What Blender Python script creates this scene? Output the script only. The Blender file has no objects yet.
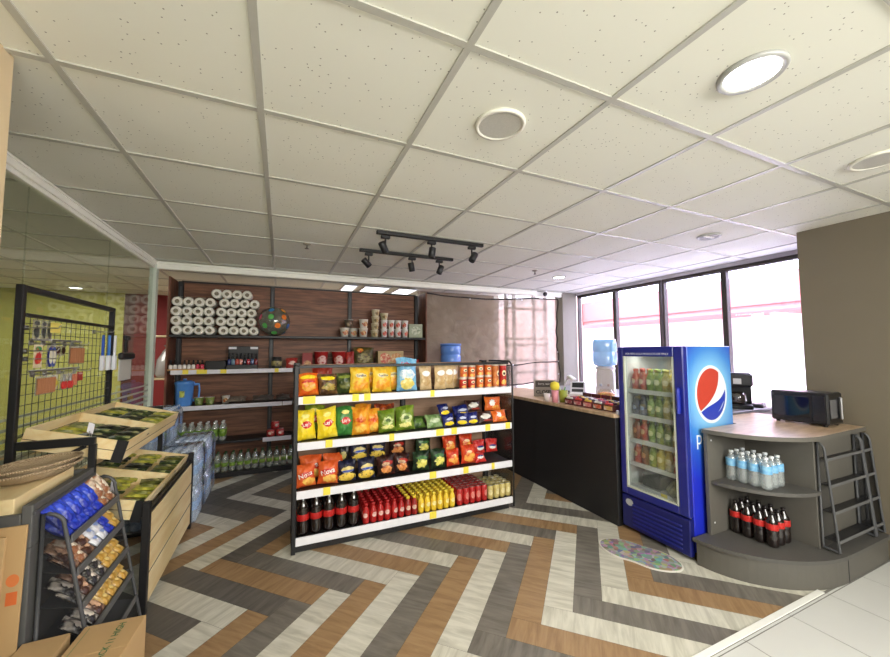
import bpy, math, random
from mathutils import Matrix, Vector
SC = bpy.context.scene
COL = SC.collection
R = math.radians
random.seed(7)
PI = math.pi

# ------------------------------------------------------------------ colours and materials
def lin(c):
    def f(u):
        u /= 255.0
        return u/12.92 if u <= .04045 else ((u+.055)/1.055)**2.4
    return (f(c[0]), f(c[1]), f(c[2]), 1)

MATS = {}
def new_mat(name):
    m = bpy.data.materials.new(name); m.use_nodes = True
    nt = m.node_tree
    return m, nt, nt.nodes['Principled BSDF']

def plain(c, rough=.5, metal=0, spec=.5, vary=.06, scale=30, coat=0, bump=0):
    """procedural surface: base colour with a fine noise variation"""
    key = ('p', tuple(c), rough, metal, spec, vary, scale, coat, bump)
    if key in MATS: return MATS[key]
    m, nt, b = new_mat('surface_%d_%d_%d' % tuple(c))
    tc = nt.nodes.new('ShaderNodeTexCoord'); nz = nt.nodes.new('ShaderNodeTexNoise')
    nz.inputs['Scale'].default_value = scale; nz.inputs['Detail'].default_value = 3
    nt.links.new(tc.outputs['Object'], nz.inputs['Vector'])
    mx = nt.nodes.new('ShaderNodeMixRGB'); L = lin(c)
    mx.inputs[1].default_value = tuple(x*(1-vary) for x in L[:3])+(1,)
    mx.inputs[2].default_value = tuple(min(1, x*(1+vary)) for x in L[:3])+(1,)
    nt.links.new(nz.outputs['Fac'], mx.inputs[0]); nt.links.new(mx.outputs[0], b.inputs['Base Color'])
    b.inputs['Roughness'].default_value = rough; b.inputs['Metallic'].default_value = metal
    b.inputs['Specular IOR Level'].default_value = spec
    if coat: b.inputs['Coat Weight'].default_value = coat
    if bump:
        bp = nt.nodes.new('ShaderNodeBump'); bp.inputs['Strength'].default_value = bump
        bp.inputs['Distance'].default_value = .002
        nt.links.new(nz.outputs['Fac'], bp.inputs['Height']); nt.links.new(bp.outputs[0], b.inputs['Normal'])
    MATS[key] = m
    return m

def wood(c1, c2, scale=(1, 1, 1), rough=.5, nscale=6, spec=.4):
    key = ('w', c1, c2, scale, rough, nscale)
    if key in MATS: return MATS[key]
    m, nt, b = new_mat('wood_%d_%d_%d' % c1)
    tc = nt.nodes.new('ShaderNodeTexCoord'); mp = nt.nodes.new('ShaderNodeMapping')
    mp.inputs['Scale'].default_value = scale
    nt.links.new(tc.outputs['Object'], mp.inputs['Vector'])
    nz = nt.nodes.new('ShaderNodeTexNoise'); nz.inputs['Scale'].default_value = nscale
    nz.inputs['Detail'].default_value = 5; nz.inputs['Roughness'].default_value = .6
    nz.inputs['Distortion'].default_value = .4
    nt.links.new(mp.outputs[0], nz.inputs['Vector'])
    rp = nt.nodes.new('ShaderNodeValToRGB')
    rp.color_ramp.elements[0].position = .36; rp.color_ramp.elements[0].color = lin(c1)
    rp.color_ramp.elements[1].position = .66; rp.color_ramp.elements[1].color = lin(c2)
    nt.links.new(nz.outputs['Fac'], rp.inputs[0]); nt.links.new(rp.outputs[0], b.inputs['Base Color'])
    b.inputs['Roughness'].default_value = rough; b.inputs['Specular IOR Level'].default_value = spec
    MATS[key] = m
    return m

def glow(c, s):
    key = ('e', c, s)
    if key in MATS: return MATS[key]
    m, nt, b = new_mat('lit_lamp')
    b.inputs['Base Color'].default_value = lin(c)
    b.inputs['Emission Color'].default_value = lin(c); b.inputs['Emission Strength'].default_value = s
    MATS[key] = m
    return m

def film(c, alpha, rough=.08, gloss=.25, fres=1.45, name='clear_film', tint=.25):
    """thin transparent sheet: tinted transparency + fresnel reflection, a little diffuse body"""
    key = ('f', c, alpha, rough, gloss, fres, tint)
    if key in MATS: return MATS[key]
    m, nt, b = new_mat(name)
    nt.nodes.remove(b); out = nt.nodes['Material Output']
    tr = nt.nodes.new('ShaderNodeBsdfTransparent'); tr.inputs[0].default_value = tuple(1-tint*(1-x) for x in lin(c)[:3])+(1,)
    df = nt.nodes.new('ShaderNodeBsdfDiffuse'); df.inputs[0].default_value = lin(c)
    gl = nt.nodes.new('ShaderNodeBsdfGlossy'); gl.inputs['Roughness'].default_value = rough
    m1 = nt.nodes.new('ShaderNodeMixShader'); m1.inputs[0].default_value = alpha
    nt.links.new(tr.outputs[0], m1.inputs[1]); nt.links.new(df.outputs[0], m1.inputs[2])
    fr = nt.nodes.new('ShaderNodeFresnel'); fr.inputs[0].default_value = fres
    mu = nt.nodes.new('ShaderNodeMath'); mu.operation = 'MULTIPLY_ADD'
    mu.inputs[1].default_value = 1.0; mu.inputs[2].default_value = gloss*.2; mu.use_clamp = True
    nt.links.new(fr.outputs[0], mu.inputs[0])
    m2 = nt.nodes.new('ShaderNodeMixShader')
    ge = nt.nodes.new('ShaderNodeNewGeometry'); su = nt.nodes.new('ShaderNodeMath'); su.operation = 'SUBTRACT'; su.use_clamp = True   # no inner reflections in a thin sheet
    nt.links.new(mu.outputs[0], su.inputs[0]); nt.links.new(ge.outputs['Backfacing'], su.inputs[1])
    nt.links.new(su.outputs[0], m2.inputs[0]); nt.links.new(m1.outputs[0], m2.inputs[1]); nt.links.new(gl.outputs[0], m2.inputs[2])
    nt.links.new(m2.outputs[0], out.inputs[0])
    MATS[key] = m
    return m

def foil(c, c2=None, rough=.3):
    """printed plastic packet: glossy, crinkled, blotched towards a second print colour"""
    key = ('foil', tuple(c), tuple(c2) if c2 else None, rough)
    if key in MATS: return MATS[key]
    m, nt, b = new_mat('packet_%d_%d_%d' % tuple(c))
    tc = nt.nodes.new('ShaderNodeTexCoord'); nz = nt.nodes.new('ShaderNodeTexNoise')
    nz.inputs['Scale'].default_value = 26; nz.inputs['Detail'].default_value = 2
    nt.links.new(tc.outputs['Object'], nz.inputs['Vector'])
    rp = nt.nodes.new('ShaderNodeValToRGB')
    rp.color_ramp.elements[0].position = .46; rp.color_ramp.elements[0].color = lin(c)
    rp.color_ramp.elements[1].position = .66; rp.color_ramp.elements[1].color = lin(c2 or tuple(min(255, int(x*1.08)) for x in c))
    nt.links.new(nz.outputs['Fac'], rp.inputs[0]); nt.links.new(rp.outputs[0], b.inputs['Base Color'])
    b.inputs['Roughness'].default_value = rough
    n2 = nt.nodes.new('ShaderNodeTexNoise'); n2.inputs['Scale'].default_value = 45
    nt.links.new(tc.outputs['Object'], n2.inputs['Vector'])
    bp = nt.nodes.new('ShaderNodeBump'); bp.inputs['Strength'].default_value = .75; bp.inputs['Distance'].default_value = .008
    nt.links.new(n2.outputs['Fac'], bp.inputs['Height']); nt.links.new(bp.outputs[0], b.inputs['Normal'])
    MATS[key] = m
    return m

BLACK = plain((24, 24, 26), .45); DARKMETAL = plain((34, 34, 37), .4, spec=.5)
WHITE = plain((232, 232, 236), .45); SILVER = plain((190, 190, 192), .3, metal=1)
GREYUNIT = plain((93, 90, 83), .6, vary=.05); GREYDARK = plain((74, 75, 77), .5)
YELLOWTAG = plain((245, 225, 80), .6); WALNUT = wood((92, 58, 42), (150, 104, 76), (.8, 1, 10), .5, 3)
WALNUTV = wood((84, 50, 36), (128, 84, 60), (3, 3, 1), .5, 4)
PINE = wood((236, 208, 150), (250, 232, 186), (5, .8, 6), .55, 3)
PANEL = wood((140, 108, 84), (168, 136, 110), (1, 1, 9), .55, 3)
CARD = plain((184, 152, 106), .85, vary=.06, scale=12)
CLEAR = film((235, 240, 240), .04, .05, .3)
MESH = film((60, 60, 62), .3, .4, 0, name='fine_mesh_panel')

# ------------------------------------------------------------------ mesh builder
class MB:
    def __init__(s): s.v = []; s.f = []; s.mi = []; s.sm = []; s.M = Matrix()
    def at(s, loc=(0, 0, 0), rx=0, ry=0, rz=0):
        s.M = Matrix.Translation(loc) @ Matrix.Rotation(rz, 4, 'Z') @ Matrix.Rotation(ry, 4, 'Y') @ Matrix.Rotation(rx, 4, 'X'); return s
    def add(s, vs, fs, m=0, smooth=False):
        o = len(s.v)
        s.v += [tuple(s.M @ Vector(p)) for p in vs]
        for f in fs: s.f.append([i+o for i in f]); s.mi.append(m); s.sm.append(smooth)
        return s
    def box(s, c, d, m=0, b=0):
        hx, hy, hz = d[0]/2, d[1]/2, d[2]/2; b = min(b, hx*.9, hy*.9, hz*.9)
        if b <= 0:
            vs = [(c[0]+x*hx, c[1]+y*hy, c[2]+z*hz) for x in (-1, 1) for y in (-1, 1) for z in (-1, 1)]
            return s.add(vs, [(0, 1, 3, 2), (4, 6, 7, 5), (0, 4, 5, 1), (2, 3, 7, 6), (0, 2, 6, 4), (1, 5, 7, 3)], m)
        vs = []; idx = {}
        for x in (-1, 1):
            for y in (-1, 1):
                for z in (-1, 1):
                    for a in range(3):
                        h = [hx-b, hy-b, hz-b]; h[a] += b
                        idx[(x, y, z, a)] = len(vs); vs.append((c[0]+x*h[0], c[1]+y*h[1], c[2]+z*h[2]))
        fs = []; S = (-1, 1)
        for k in S:
            for a in range(3):
                o = [i for i in range(3) if i != a]; q = []
                for (p, r) in ((-1, -1), (1, -1), (1, 1), (-1, 1)):
                    t = [0, 0, 0]; t[a] = k; t[o[0]] = p; t[o[1]] = r; q.append(idx[(t[0], t[1], t[2], a)])
                fs.append(q)
        for a in range(3):
            o = [i for i in range(3) if i != a]
            for p in S:
                for r in S:
                    t = [0, 0, 0]; t[o[0]] = p; t[o[1]] = r; t[a] = -1; u = list(t); u[a] = 1
                    t = tuple(t); u = tuple(u)
                    fs.append([idx[t+(o[0],)], idx[u+(o[0],)], idx[u+(o[1],)], idx[t+(o[1],)]])
        for x in S:
            for y in S:
                for z in S: fs.append([idx[(x, y, z, a)] for a in range(3)])
        return s.add(vs, fs, m)
    def span(s, x0, x1, y0, y1, z0, z1, m=0, b=0):
        return s.box(((x0+x1)/2, (y0+y1)/2, (z0+z1)/2), (abs(x1-x0), abs(y1-y0), abs(z1-z0)), m, b)
    def lathe(s, prof, c=(0, 0, 0), n=20, m=0, ms=None, smooth=True):
        o = len(s.v); vs = []; fs = []; k = len(prof)
        for (r, z) in prof:
            for i in range(n):
                a = 2*PI*i/n; vs.append((c[0]+r*math.cos(a), c[1]+r*math.sin(a), c[2]+z))
        for j in range(k-1):
            for i in range(n):
                i2 = (i+1) % n
                s_f = (j*n+i, j*n+i2, (j+1)*n+i2, (j+1)*n+i); fs.append((s_f, ms[j] if ms else m))
        base = len(s.v); s.v += [tuple(s.M @ Vector(p)) for p in vs]
        for f, mm in fs: s.f.append([i+base for i in f]); s.mi.append(mm); s.sm.append(smooth)
        for j, rev in ((0, True), (k-1, False)):
            if prof[j][0] > 1e-6:
                q = [base+j*n+i for i in range(n)]
                if rev: q.reverse()
                s.f.append(q); s.mi.append((ms[0] if j == 0 else ms[-1]) if ms else m); s.sm.append(False)
        return s
    def tube(s, pts, r, n=8, m=0, closed=False):
        P_ = [Vector(p) for p in pts]; k = len(P_); vs = []; fs = []; prev = None
        for i, p in enumerate(P_):
            if closed: t = (P_[(i+1) % k]-P_[i-1]).normalized()
            else: t = (P_[min(i+1, k-1)]-P_[max(i-1, 0)]).normalized()
            if prev is None:
                up = Vector((0, 0, 1)) if abs(t.z) < .9 else Vector((1, 0, 0)); a = t.cross(up).normalized()
            else:
                a = prev-t*prev.dot(t); a = a.normalized()
            prev = a; b = t.cross(a)
            for j in range(n):
                q = 2*PI*j/n; vs.append(p+a*(r*math.cos(q))+b*(r*math.sin(q)))
        for i in range(k if closed else k-1):
            for j in range(n):
                j2 = (j+1) % n; i2 = (i+1) % k
                fs.append((i*n+j, i2*n+j, i2*n+j2, i*n+j2))
        s.add(vs, fs, m, True)
        if not closed: s.add(vs[:n], [list(range(n))], m); s.add(vs[-n:], [list(range(n))[::-1]], m)
        return s
    def prism(s, poly, z0, z1, m=0, mtop=None):
        n = len(poly)
        s.add([(x, y, z0) for x, y in poly]+[(x, y, z1) for x, y in poly], [(i, (i+1) % n, n+(i+1) % n, n+i) for i in range(n)], m)
        s.add([(x, y, z0) for x, y in poly], [list(range(n))[::-1]], m)
        return s.add([(x, y, z1) for x, y in poly], [list(range(n))], m if mtop is None else mtop)
    def grid(s, fn, nu, nv, m=0, smooth=True):
        vs = [fn(i/nu, j/nv) for j in range(nv+1) for i in range(nu+1)]
        fs = [(j*(nu+1)+i, j*(nu+1)+i+1, (j+1)*(nu+1)+i+1, (j+1)*(nu+1)+i) for j in range(nv) for i in range(nu)]
        return s.add(vs, fs, m, smooth)
    def mesh(s, name, mats):
        me = bpy.data.meshes.new(name); me.from_pydata(s.v, [], s.f)
        for m in (mats if isinstance(mats, (list, tuple)) else [mats]): me.materials.append(m)
        me.polygons.foreach_set('material_index', s.mi); me.polygons.foreach_set('use_smooth', s.sm)
        me.update(); return me
    def build(s, name, mats, parent=None, loc=None, rot=None):
        o = bpy.data.objects.new(name, s.mesh(name, mats)); COL.objects.link(o)
        if parent: o.parent = parent
        if loc: o.location = loc
        if rot: o.rotation_euler = rot
        return o

def tag(o, label, cat, group=None, kind=None):
    o['label'] = label; o['category'] = cat
    if group: o['group'] = group
    if kind: o['kind'] = kind
    return o
def thing(name, label, cat, loc=(0, 0, 0), rz=0, group=None):
    o = bpy.data.objects.new(name, None); COL.objects.link(o)
    o.empty_display_size = .05; o.location = loc; o.rotation_euler = (0, 0, rz)
    return tag(o, label, cat, group)
def struct(o, label=None, cat=None):
    o['kind'] = 'structure'; o['label'] = label or o.name.replace('_', ' ')
    o['category'] = cat or o.name.split('_')[0]; return o
def dup(root, loc=None, rot=None, label=None, group=None, scale=None):
    c = root.copy(); COL.objects.link(c)
    if loc is not None: c.location = loc
    if rot is not None: c.rotation_euler = rot
    if scale is not None: c.scale = scale
    if label: c['label'] = label
    if group: c['group'] = group
    for ch in root.children:
        d = ch.copy(); COL.objects.link(d); d.parent = c
        for g in ch.children:
            e = g.copy(); COL.objects.link(e); e.parent = d
    return c
class Kind:
    """first use moves the prototype, later uses copy it with its parts"""
    def __init__(s, fn): s.fn = fn; s.o = None
    def put(s, loc, rot=(0, 0, 0), label=None, group=None, scale=None):
        if s.o is None:
            s.o = s.fn(); o = s.o
            o.location = loc; o.rotation_euler = rot
            if scale: o.scale = scale
            if label: o['label'] = label
            if group: o['group'] = group
            return o
        return dup(s.o, loc, rot, label, group, scale or (1, 1, 1))
ORD = ['first', 'second', 'third', 'fourth', 'fifth', 'sixth', 'seventh', 'eighth', 'ninth', 'tenth', 'eleventh', 'twelfth', 'thirteenth', 'fourteenth', 'fifteenth', 'sixteenth']
ROW = ['front row', 'second row', 'third row', 'fourth row', 'fifth row', 'sixth row', 'seventh row', 'eighth row']

# ------------------------------------------------------------------ lettering
TXT = {}
def glyphs(s, bold=0.0):
    if (s, bold) in TXT: return TXT[(s, bold)]
    cu = bpy.data.curves.new('lettering', 'FONT'); cu.body = s; cu.size = 1; cu.resolution_u = 3; cu.offset = bold
    ob = bpy.data.objects.new('lettering', cu)
    me = bpy.data.meshes.new_from_object(ob)
    vs = [(v.co.x, v.co.y) for v in me.vertices]; fs = [list(p.vertices) for p in me.polygons]
    bpy.data.objects.remove(ob); bpy.data.meshes.remove(me); bpy.data.curves.remove(cu)
    x0 = min(v[0] for v in vs); x1 = max(v[0] for v in vs); y0 = min(v[1] for v in vs); y1 = max(v[1] for v in vs)
    TXT[(s, bold)] = ([(x-x0, y-y0) for x, y in vs], fs, x1-x0, y1-y0); return TXT[(s, bold)]
def text_on(mb, s, fn, cx, cy, w=None, h=None, m=0, rot=0, bold=0.0):
    """lettering centred at (cx, cy) of a surface; fn maps surface (a, b) to a point"""
    vs, fs, tw, th = glyphs(s, bold)
    kx = w/tw if w else h/th; ky = h/th if h else kx
    c, t = math.cos(rot), math.sin(rot); pts = []
    for x, y in vs:
        a = (x-tw/2)*kx; b = (y-th/2)*ky
        pts.append(fn(cx+a*c-b*t, cy+a*t+b*c))
    mb.add(pts, fs, m)
def poly_on(mb, poly, fn, m=0): mb.add([fn(a, b) for a, b in poly], [list(range(len(poly)))], m)
def blob(fn, cx, cz, rx, rz, mb=None, m=0, n=20, rings=4, jag=0, rot=0):
    mb = mb or MB(); rr = random.Random(int(1000*(cx+cz*3+rx*7)))
    rad = [1+jag*rr.uniform(-1, 1) for _ in range(n)]; c, t = math.cos(rot), math.sin(rot)
    vs = [fn(cx, cz)]; fs = []
    for k in range(1, rings+1):
        for i in range(n):
            a = 2*PI*i/n; x = rx*math.cos(a)*k/rings*rad[i]; z = rz*math.sin(a)*k/rings*rad[i]
            vs.append(fn(cx+x*c-z*t, cz+x*t+z*c))
    for i in range(n):
        fs.append((0, 1+i, 1+(i+1) % n))
        for k in range(rings-1):
            fs.append((1+k*n+i, 1+(k+1)*n+i, 1+(k+1)*n+(i+1) % n, 1+k*n+(i+1) % n))
    mb.add(vs, fs, m, True); return mb
HALL = 140; OFFICE = 50; PASSAGE = 50; WORLD = 15.0; SUN = 6.0; EXPO = 0.3
BOX1 = (-.683, 1.965, 0); BROT = R(-4); BOX2 = (-.852, 1.94, 0); BROT2 = 0
# ------------------------------------------------------------------ camera
HC = 1.42; CZ = 2.366
def set_camera():
    f_px, pitch, roll, yaw = 366.5, .0622, -.0038, .4193
    c, s = math.cos(yaw), math.sin(yaw)
    ex, ey = Vector((c, s)), Vector((-s, c))
    cp, sp = math.cos(pitch), math.sin(pitch)
    fw = Vector((0, cp, sp)); r = Vector((1, 0, 0)); u = r.cross(fw)
    r2 = math.cos(roll)*r+math.sin(roll)*u; u2 = -math.sin(roll)*r+math.cos(roll)*u
    def w(v): return Vector((v.x*c+v.y*s, -v.x*s+v.y*c, v.z))
    X, Y, Z = w(r2), w(u2), -w(fw)
    M = Matrix(((X.x, Y.x, Z.x, 0), (X.y, Y.y, Z.y, 0), (X.z, Y.z, Z.z, HC), (0, 0, 0, 1)))
    cam = bpy.data.cameras.new('camera'); cam.sensor_width = 36; cam.lens = f_px/890*36
    cam.clip_start = .02
    o = bpy.data.objects.new('camera', cam); COL.objects.link(o); o.matrix_world = M; SC.camera = o
set_camera()

# ------------------------------------------------------------------ floor
def plank_mat(c1, c2, rz, seed):
    m, nt, b = new_mat('vinyl_plank_%d' % c1[0])
    tc = nt.nodes.new('ShaderNodeTexCoord'); vr = nt.nodes.new('ShaderNodeVectorRotate')
    vr.rotation_type = 'Z_AXIS'; vr.inputs['Angle'].default_value = rz
    mp = nt.nodes.new('ShaderNodeMapping'); mp.inputs['Scale'].default_value = (1.2, 9, 1); mp.inputs['Location'].default_value = (seed, seed, 0)
    nz = nt.nodes.new('ShaderNodeTexNoise'); nz.inputs['Scale'].default_value = 3.2; nz.inputs['Detail'].default_value = 6; nz.inputs['Roughness'].default_value = .62
    nz.inputs['Distortion'].default_value = .5
    rp = nt.nodes.new('ShaderNodeValToRGB')
    rp.color_ramp.elements[0].position = .33; rp.color_ramp.elements[0].color = lin(c1)
    rp.color_ramp.elements[1].position = .62; rp.color_ramp.elements[1].color = lin(c2)
    L = nt.links
    L.new(tc.outputs['Object'], vr.inputs['Vector']); L.new(vr.outputs[0], mp.inputs[0]); L.new(mp.outputs[0], nz.inputs['Vector'])
    L.new(nz.outputs['Fac'], rp.inputs[0]); L.new(rp.outputs[0], b.inputs['Base Color'])
    b.inputs['Roughness'].default_value = .42; b.inputs['Specular IOR Level'].default_value = .4
    return m
def clip(poly, ax, lim, keep_ge):
    out = []
    for i in range(len(poly)):
        p, q = poly[i-1], poly[i]
        ip = (p[ax] >= lim) == keep_ge; iq = (q[ax] >= lim) == keep_ge
        if ip != iq:
            t = (lim-p[ax])/(q[ax]-p[ax]); out.append((p[0]+t*(q[0]-p[0]), p[1]+t*(q[1]-p[1])))
        if iq: out.append(q)
    return out
YT = 1.15
def floor():
    W = .1526; n = 6; q = 1/math.sqrt(2)
    ox, oy = .617, 1.626
    tones = [((176, 173, 158), (208, 205, 191)), ((94, 89, 82), (122, 117, 108)), ((136, 106, 74), (160, 130, 94)), ((84, 80, 75), (106, 101, 95))]
    mats = []
    for rz in (PI/4, -PI/4):
        for i, (a, b) in enumerate(tones): mats.append(plank_mat(a, b, rz, i*3.7))
    mb = MB()
    W2 = lambda u, v: (ox+W*q*(u+v), oy+W*q*(v-u))
    base = {(0, 1): (-9, [2, 0, 2, 1, 0, 2, 0, 1, 2, 0, 1, 2, 0, 1, 0, 2, 1, 0, 2]), (0, 0): (-1, [2, 0, 1, 2, 0, 1, 0, 2, 1, 0, 2, 1, 0]),
            (1, 0): (-8, [3, 0, 3, 2, 1, 0, 2, 0, 1, 2, 0, 1, 2, 0, 1, 0, 2, 1, 0]), (1, 1): (-8, [0, 2, 0, 3, 2, 0, 1, 2, 0, 1, 2, 0, 1, 2, 1, 0, 1, 0, 2])}
    def tone(t, k, d):
        if (t, d) in base:
            k0, ls = base[(t, d)]
            if 0 <= k-k0 < len(ls): return ls[k-k0]
        r = random.Random(t*977+k*31)
        return [0, 1, 2][(k+t) % 3] if r.random() < .8 else r.choice((0, 1, 2, 3))
    g = .004
    for t in range(-4, 8):
        for k in range(-46, 60):
            for d in (0, 1):
                if d == 0: u0, u1, v0, v1 = k, k+n, k, k+1
                else: u0, u1, v0, v1 = k, k+1, k+1, k+1+n
                u0 -= t*n; u1 -= t*n; v0 += t*n; v1 += t*n
                p = [W2(u0+g, v0+g), W2(u1-g, v0+g), W2(u1-g, v1-g), W2(u0+g, v1-g)]
                for ax, lim, kp in ((0, -5.0, True), (0, 4.5, False), (1, YT, True), (1, 7.6, False)):
                    if p: p = clip(p, ax, lim, kp)
                if len(p) < 3: continue
                mb.add([(x, y, 0) for x, y in p], [list(range(len(p)))], tone(t, k, d)+(0 if d else 4))
    mb.span(-8.7, 4.5, YT, 7.6, -.05, -.0015, 8)
    o = mb.build('floor', mats+[plain((70, 62, 54), .7)])
    struct(o, 'herringbone vinyl plank floor in grey, white and tan', 'floor')
floor()
def tile_floor():
    mb = MB(); s = .418; g = .003
    for i in range(-12, 6):
        for j in range(-8, 2):
            x0 = 2.94+i*s; y0 = 1.122-.418+j*s; x1 = x0+s; y1 = y0+s
            y1 = min(y1, YT-.012)
            if y1-y0 < .01 or x0 > 3.78: continue
            mb.span(x0+g, min(x1-g, 3.78), y0+g, y1-g, -.02, .001)
    mb.span(-8.7, 3.78, -2.6, YT-.001, -.05, -.0005, 1)
    o = mb.build('floor_entrance', [plain((206, 206, 202), .3, vary=.03, scale=6), plain((120, 118, 112), .8)])
    struct(o, 'white glazed tile floor at the entrance', 'floor')
    t = MB(); t.span(-1.2, 2.93, YT-.012, YT+.022, 0, .006, 0, .002)
    struct(t.build('trim_floor', plain((236, 236, 230), .35)), 'aluminium edge strip between plank floor and white tiles', 'trim')
tile_floor()

# ------------------------------------------------------------------ ceiling
def tile_mat():
    m, nt, b = new_mat('mineral_ceiling_tile')
    tc = nt.nodes.new('ShaderNodeTexCoord'); vo = nt.nodes.new('ShaderNodeTexVoronoi'); vo.inputs['Scale'].default_value = 46
    vo.inputs['Randomness'].default_value = .9
    ls = nt.nodes.new('ShaderNodeMath'); ls.operation = 'LESS_THAN'; ls.inputs[1].default_value = .115
    sp = nt.nodes.new('ShaderNodeSeparateColor'); gt = nt.nodes.new('ShaderNodeMath'); gt.operation = 'GREATER_THAN'; gt.inputs[1].default_value = .35
    mu = nt.nodes.new('ShaderNodeMath'); mu.operation = 'MULTIPLY'
    mx = nt.nodes.new('ShaderNodeMixRGB'); mx.inputs[1].default_value = lin((230, 230, 216)); mx.inputs[2].default_value = lin((142, 138, 126))
    L = nt.links
    L.new(tc.outputs['Object'], vo.inputs['Vector']); L.new(vo.outputs['Distance'], ls.inputs[0])
    L.new(vo.outputs['Color'], sp.inputs[0]); L.new(sp.outputs[0], gt.inputs[0])
    L.new(ls.outputs[0], mu.inputs[0]); L.new(gt.outputs[0], mu.inputs[1]); L.new(mu.outputs[0], mx.inputs[0]); L.new(mx.outputs[0], b.inputs['Base Color'])
    b.inputs['Roughness'].default_value = .85; b.inputs['Specular IOR Level'].default_value = .2
    return m
GX = [-.697+.6036*i for i in range(-13, 9)]; GY = [.953+.596*j for j in range(-7, 12)]
def ceiling():
    mb = MB()
    mb.span(-8.7, 4.5, -2.6, 7.6, CZ, CZ+.06)
    for x in GX: mb.span(x-.012, x+.012, -2.6, 7.6, CZ-.006, CZ, 1)
    for y in GY: mb.span(-8.6, 4.42, y-.012, y+.012, CZ-.0055, CZ, 1)
    o = mb.build('ceiling', [tile_mat(), plain((182, 181, 170), .35, spec=.6)])
    struct(o, 'suspended ceiling of square white mineral tiles in a metal grid', 'ceiling')
ceiling()

# ------------------------------------------------------------------ walls
WALLW = plain((225, 222, 212), .8); TAUPE = plain((106, 98, 82), .75, vary=.03, scale=8)
def wall(name, x0, x1, y0, y1, z0, z1, m, label):
    o = MB().span(x0, x1, y0, y1, z0, z1).build(name, m); return struct(o, label, 'wall')
wall('wall_right', 3.78, 4.5, -2.6, 1.5, 0, CZ, TAUPE, 'taupe painted wall pier at the right')
wall('wall_window_side', 4.42, 4.56, 1.5, 4.76, 0, .8, plain((205, 200, 192), .8), 'low wall under the side windows')
wall('wall_above_windows', 4.42, 4.56, 1.5, 4.76, 2.325, CZ, plain((190, 186, 192), .8), 'strip of wall above the side windows')
wall('wall_corner', 4.13, 4.42, 4.6, 4.78, 0, CZ, plain((128, 124, 112), .8), 'grey corner pier between tarpaulin and windows')
wall('wall_column', -1.5, -.805, 1.15, 1.585, 0, CZ, plain((206, 186, 148), .8, vary=.05, scale=5), 'beige wall end at the far left')
wall('wall_left', -8.7, -8.6, -2.6, 7.6, 0, CZ, WALLW, 'white side wall behind the camera')
wall('wall_front', -8.7, 4.5, -2.7, -2.6, 0, CZ, WALLW, 'white wall behind the camera')
wall('wall_behind_tarpaulin', 1.95, 3.3, 5.35, 5.45, 0, CZ, plain((158, 146, 130), .8), 'grey brown wall behind the left part of the tarpaulin')
wall('wall_back_left', -2.17, -.8, 7.4, 7.5, 0, CZ, plain((122, 28, 26), .7), 'red back wall seen past the glass partition')
wall('wall_back', -.8, 3.3, 7.4, 7.5, 0, CZ, WALLW, 'white wall at the end of the back passage')
wall('wall_passage', 3.3, 3.4, 5.35, 7.6, 0, CZ, WALLW, 'white side wall of the back passage')
wall('wall_office', -8.6, -2.31, 7.4, 7.5, 0, CZ, plain((198, 194, 104), .8, vary=.1, scale=1.2), 'yellow green wall behind the glass partition')
wall('wall_office_end', -8.6, -1.5, 1.55, 1.65, 0, CZ, WALLW, 'wall closing the room behind the glass partition')
o = MB().span(-2.31, -2.17, 7.42, 7.48, 0, CZ, 0, .004).build('door_1', plain((92, 40, 30), .5)); struct(o, 'dark red brown door beyond the glass partition', 'door')
MB().lathe([(0, -.03), (.025, -.03), (.025, .02), (0, .02)], (0, 0, 0), 12).build('door_handle', SILVER, o, (-2.28, 7.41, 1.0), (PI/2, 0, 0))

# trims
def trim(name, spans, m, label, b=.003):
    mb = MB()
    for s in spans: mb.span(*s, 0, b)
    return struct(mb.build(name, m), label, 'trim')
TRIMW = plain((240, 240, 228), .4)
trim('trim_header', [(-1.22, 4.13, 4.615, 4.665, 2.285, CZ-.007), (-1.22, 4.13, 4.6, 4.68, 2.335, CZ-.0075)], TRIMW, 'white header track across the ceiling at the back')
trim('trim_glass_top', [(-1.25, -1.19, 1.585, 4.6, 2.31, CZ-.007), (-1.235, -1.18, 1.585, 4.6, 2.345, CZ-.008), (-1.24, -1.20, 1.585, 4.6, 2.285, 2.31)], TRIMW, 'white top rail of the glass partition')
trim('trim_glass_post', [(-1.25, -1.19, 4.6, 4.68, 0, 2.33)], plain((205, 215, 200), .4), 'pale end post of the glass partition')
trim('trim_glass_bottom', [(-1.245, -1.195, 1.585, 4.6, 0, .06)], SILVER, 'bottom rail of the glass partition')
GLASS = film((206, 222, 204), .03, .02, .35, 1.3, 'partition_glass')
FROST = film((205, 215, 200), .42, .4, 0, name='frosted_band')
for k, (y0, y1) in enumerate(((1.59, 2.579), (2.582, 3.569), (3.572, 4.598))):
    o = MB().span(-1.225, -1.215, y0+.0015, y1-.0015, .06, 2.285).build('window_%d' % (k+6), GLASS)
    struct(o, 'clear glass pane of the left partition with frosted stripes', 'window')
    for i in range(10):
        MB().span(-1.2145, -1.2135, y0+.003, y1-.003, .62+.052*i, .62+.052*i+.012+.0022*(10-i)).build('frosted_stripe', FROST, o)

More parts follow.
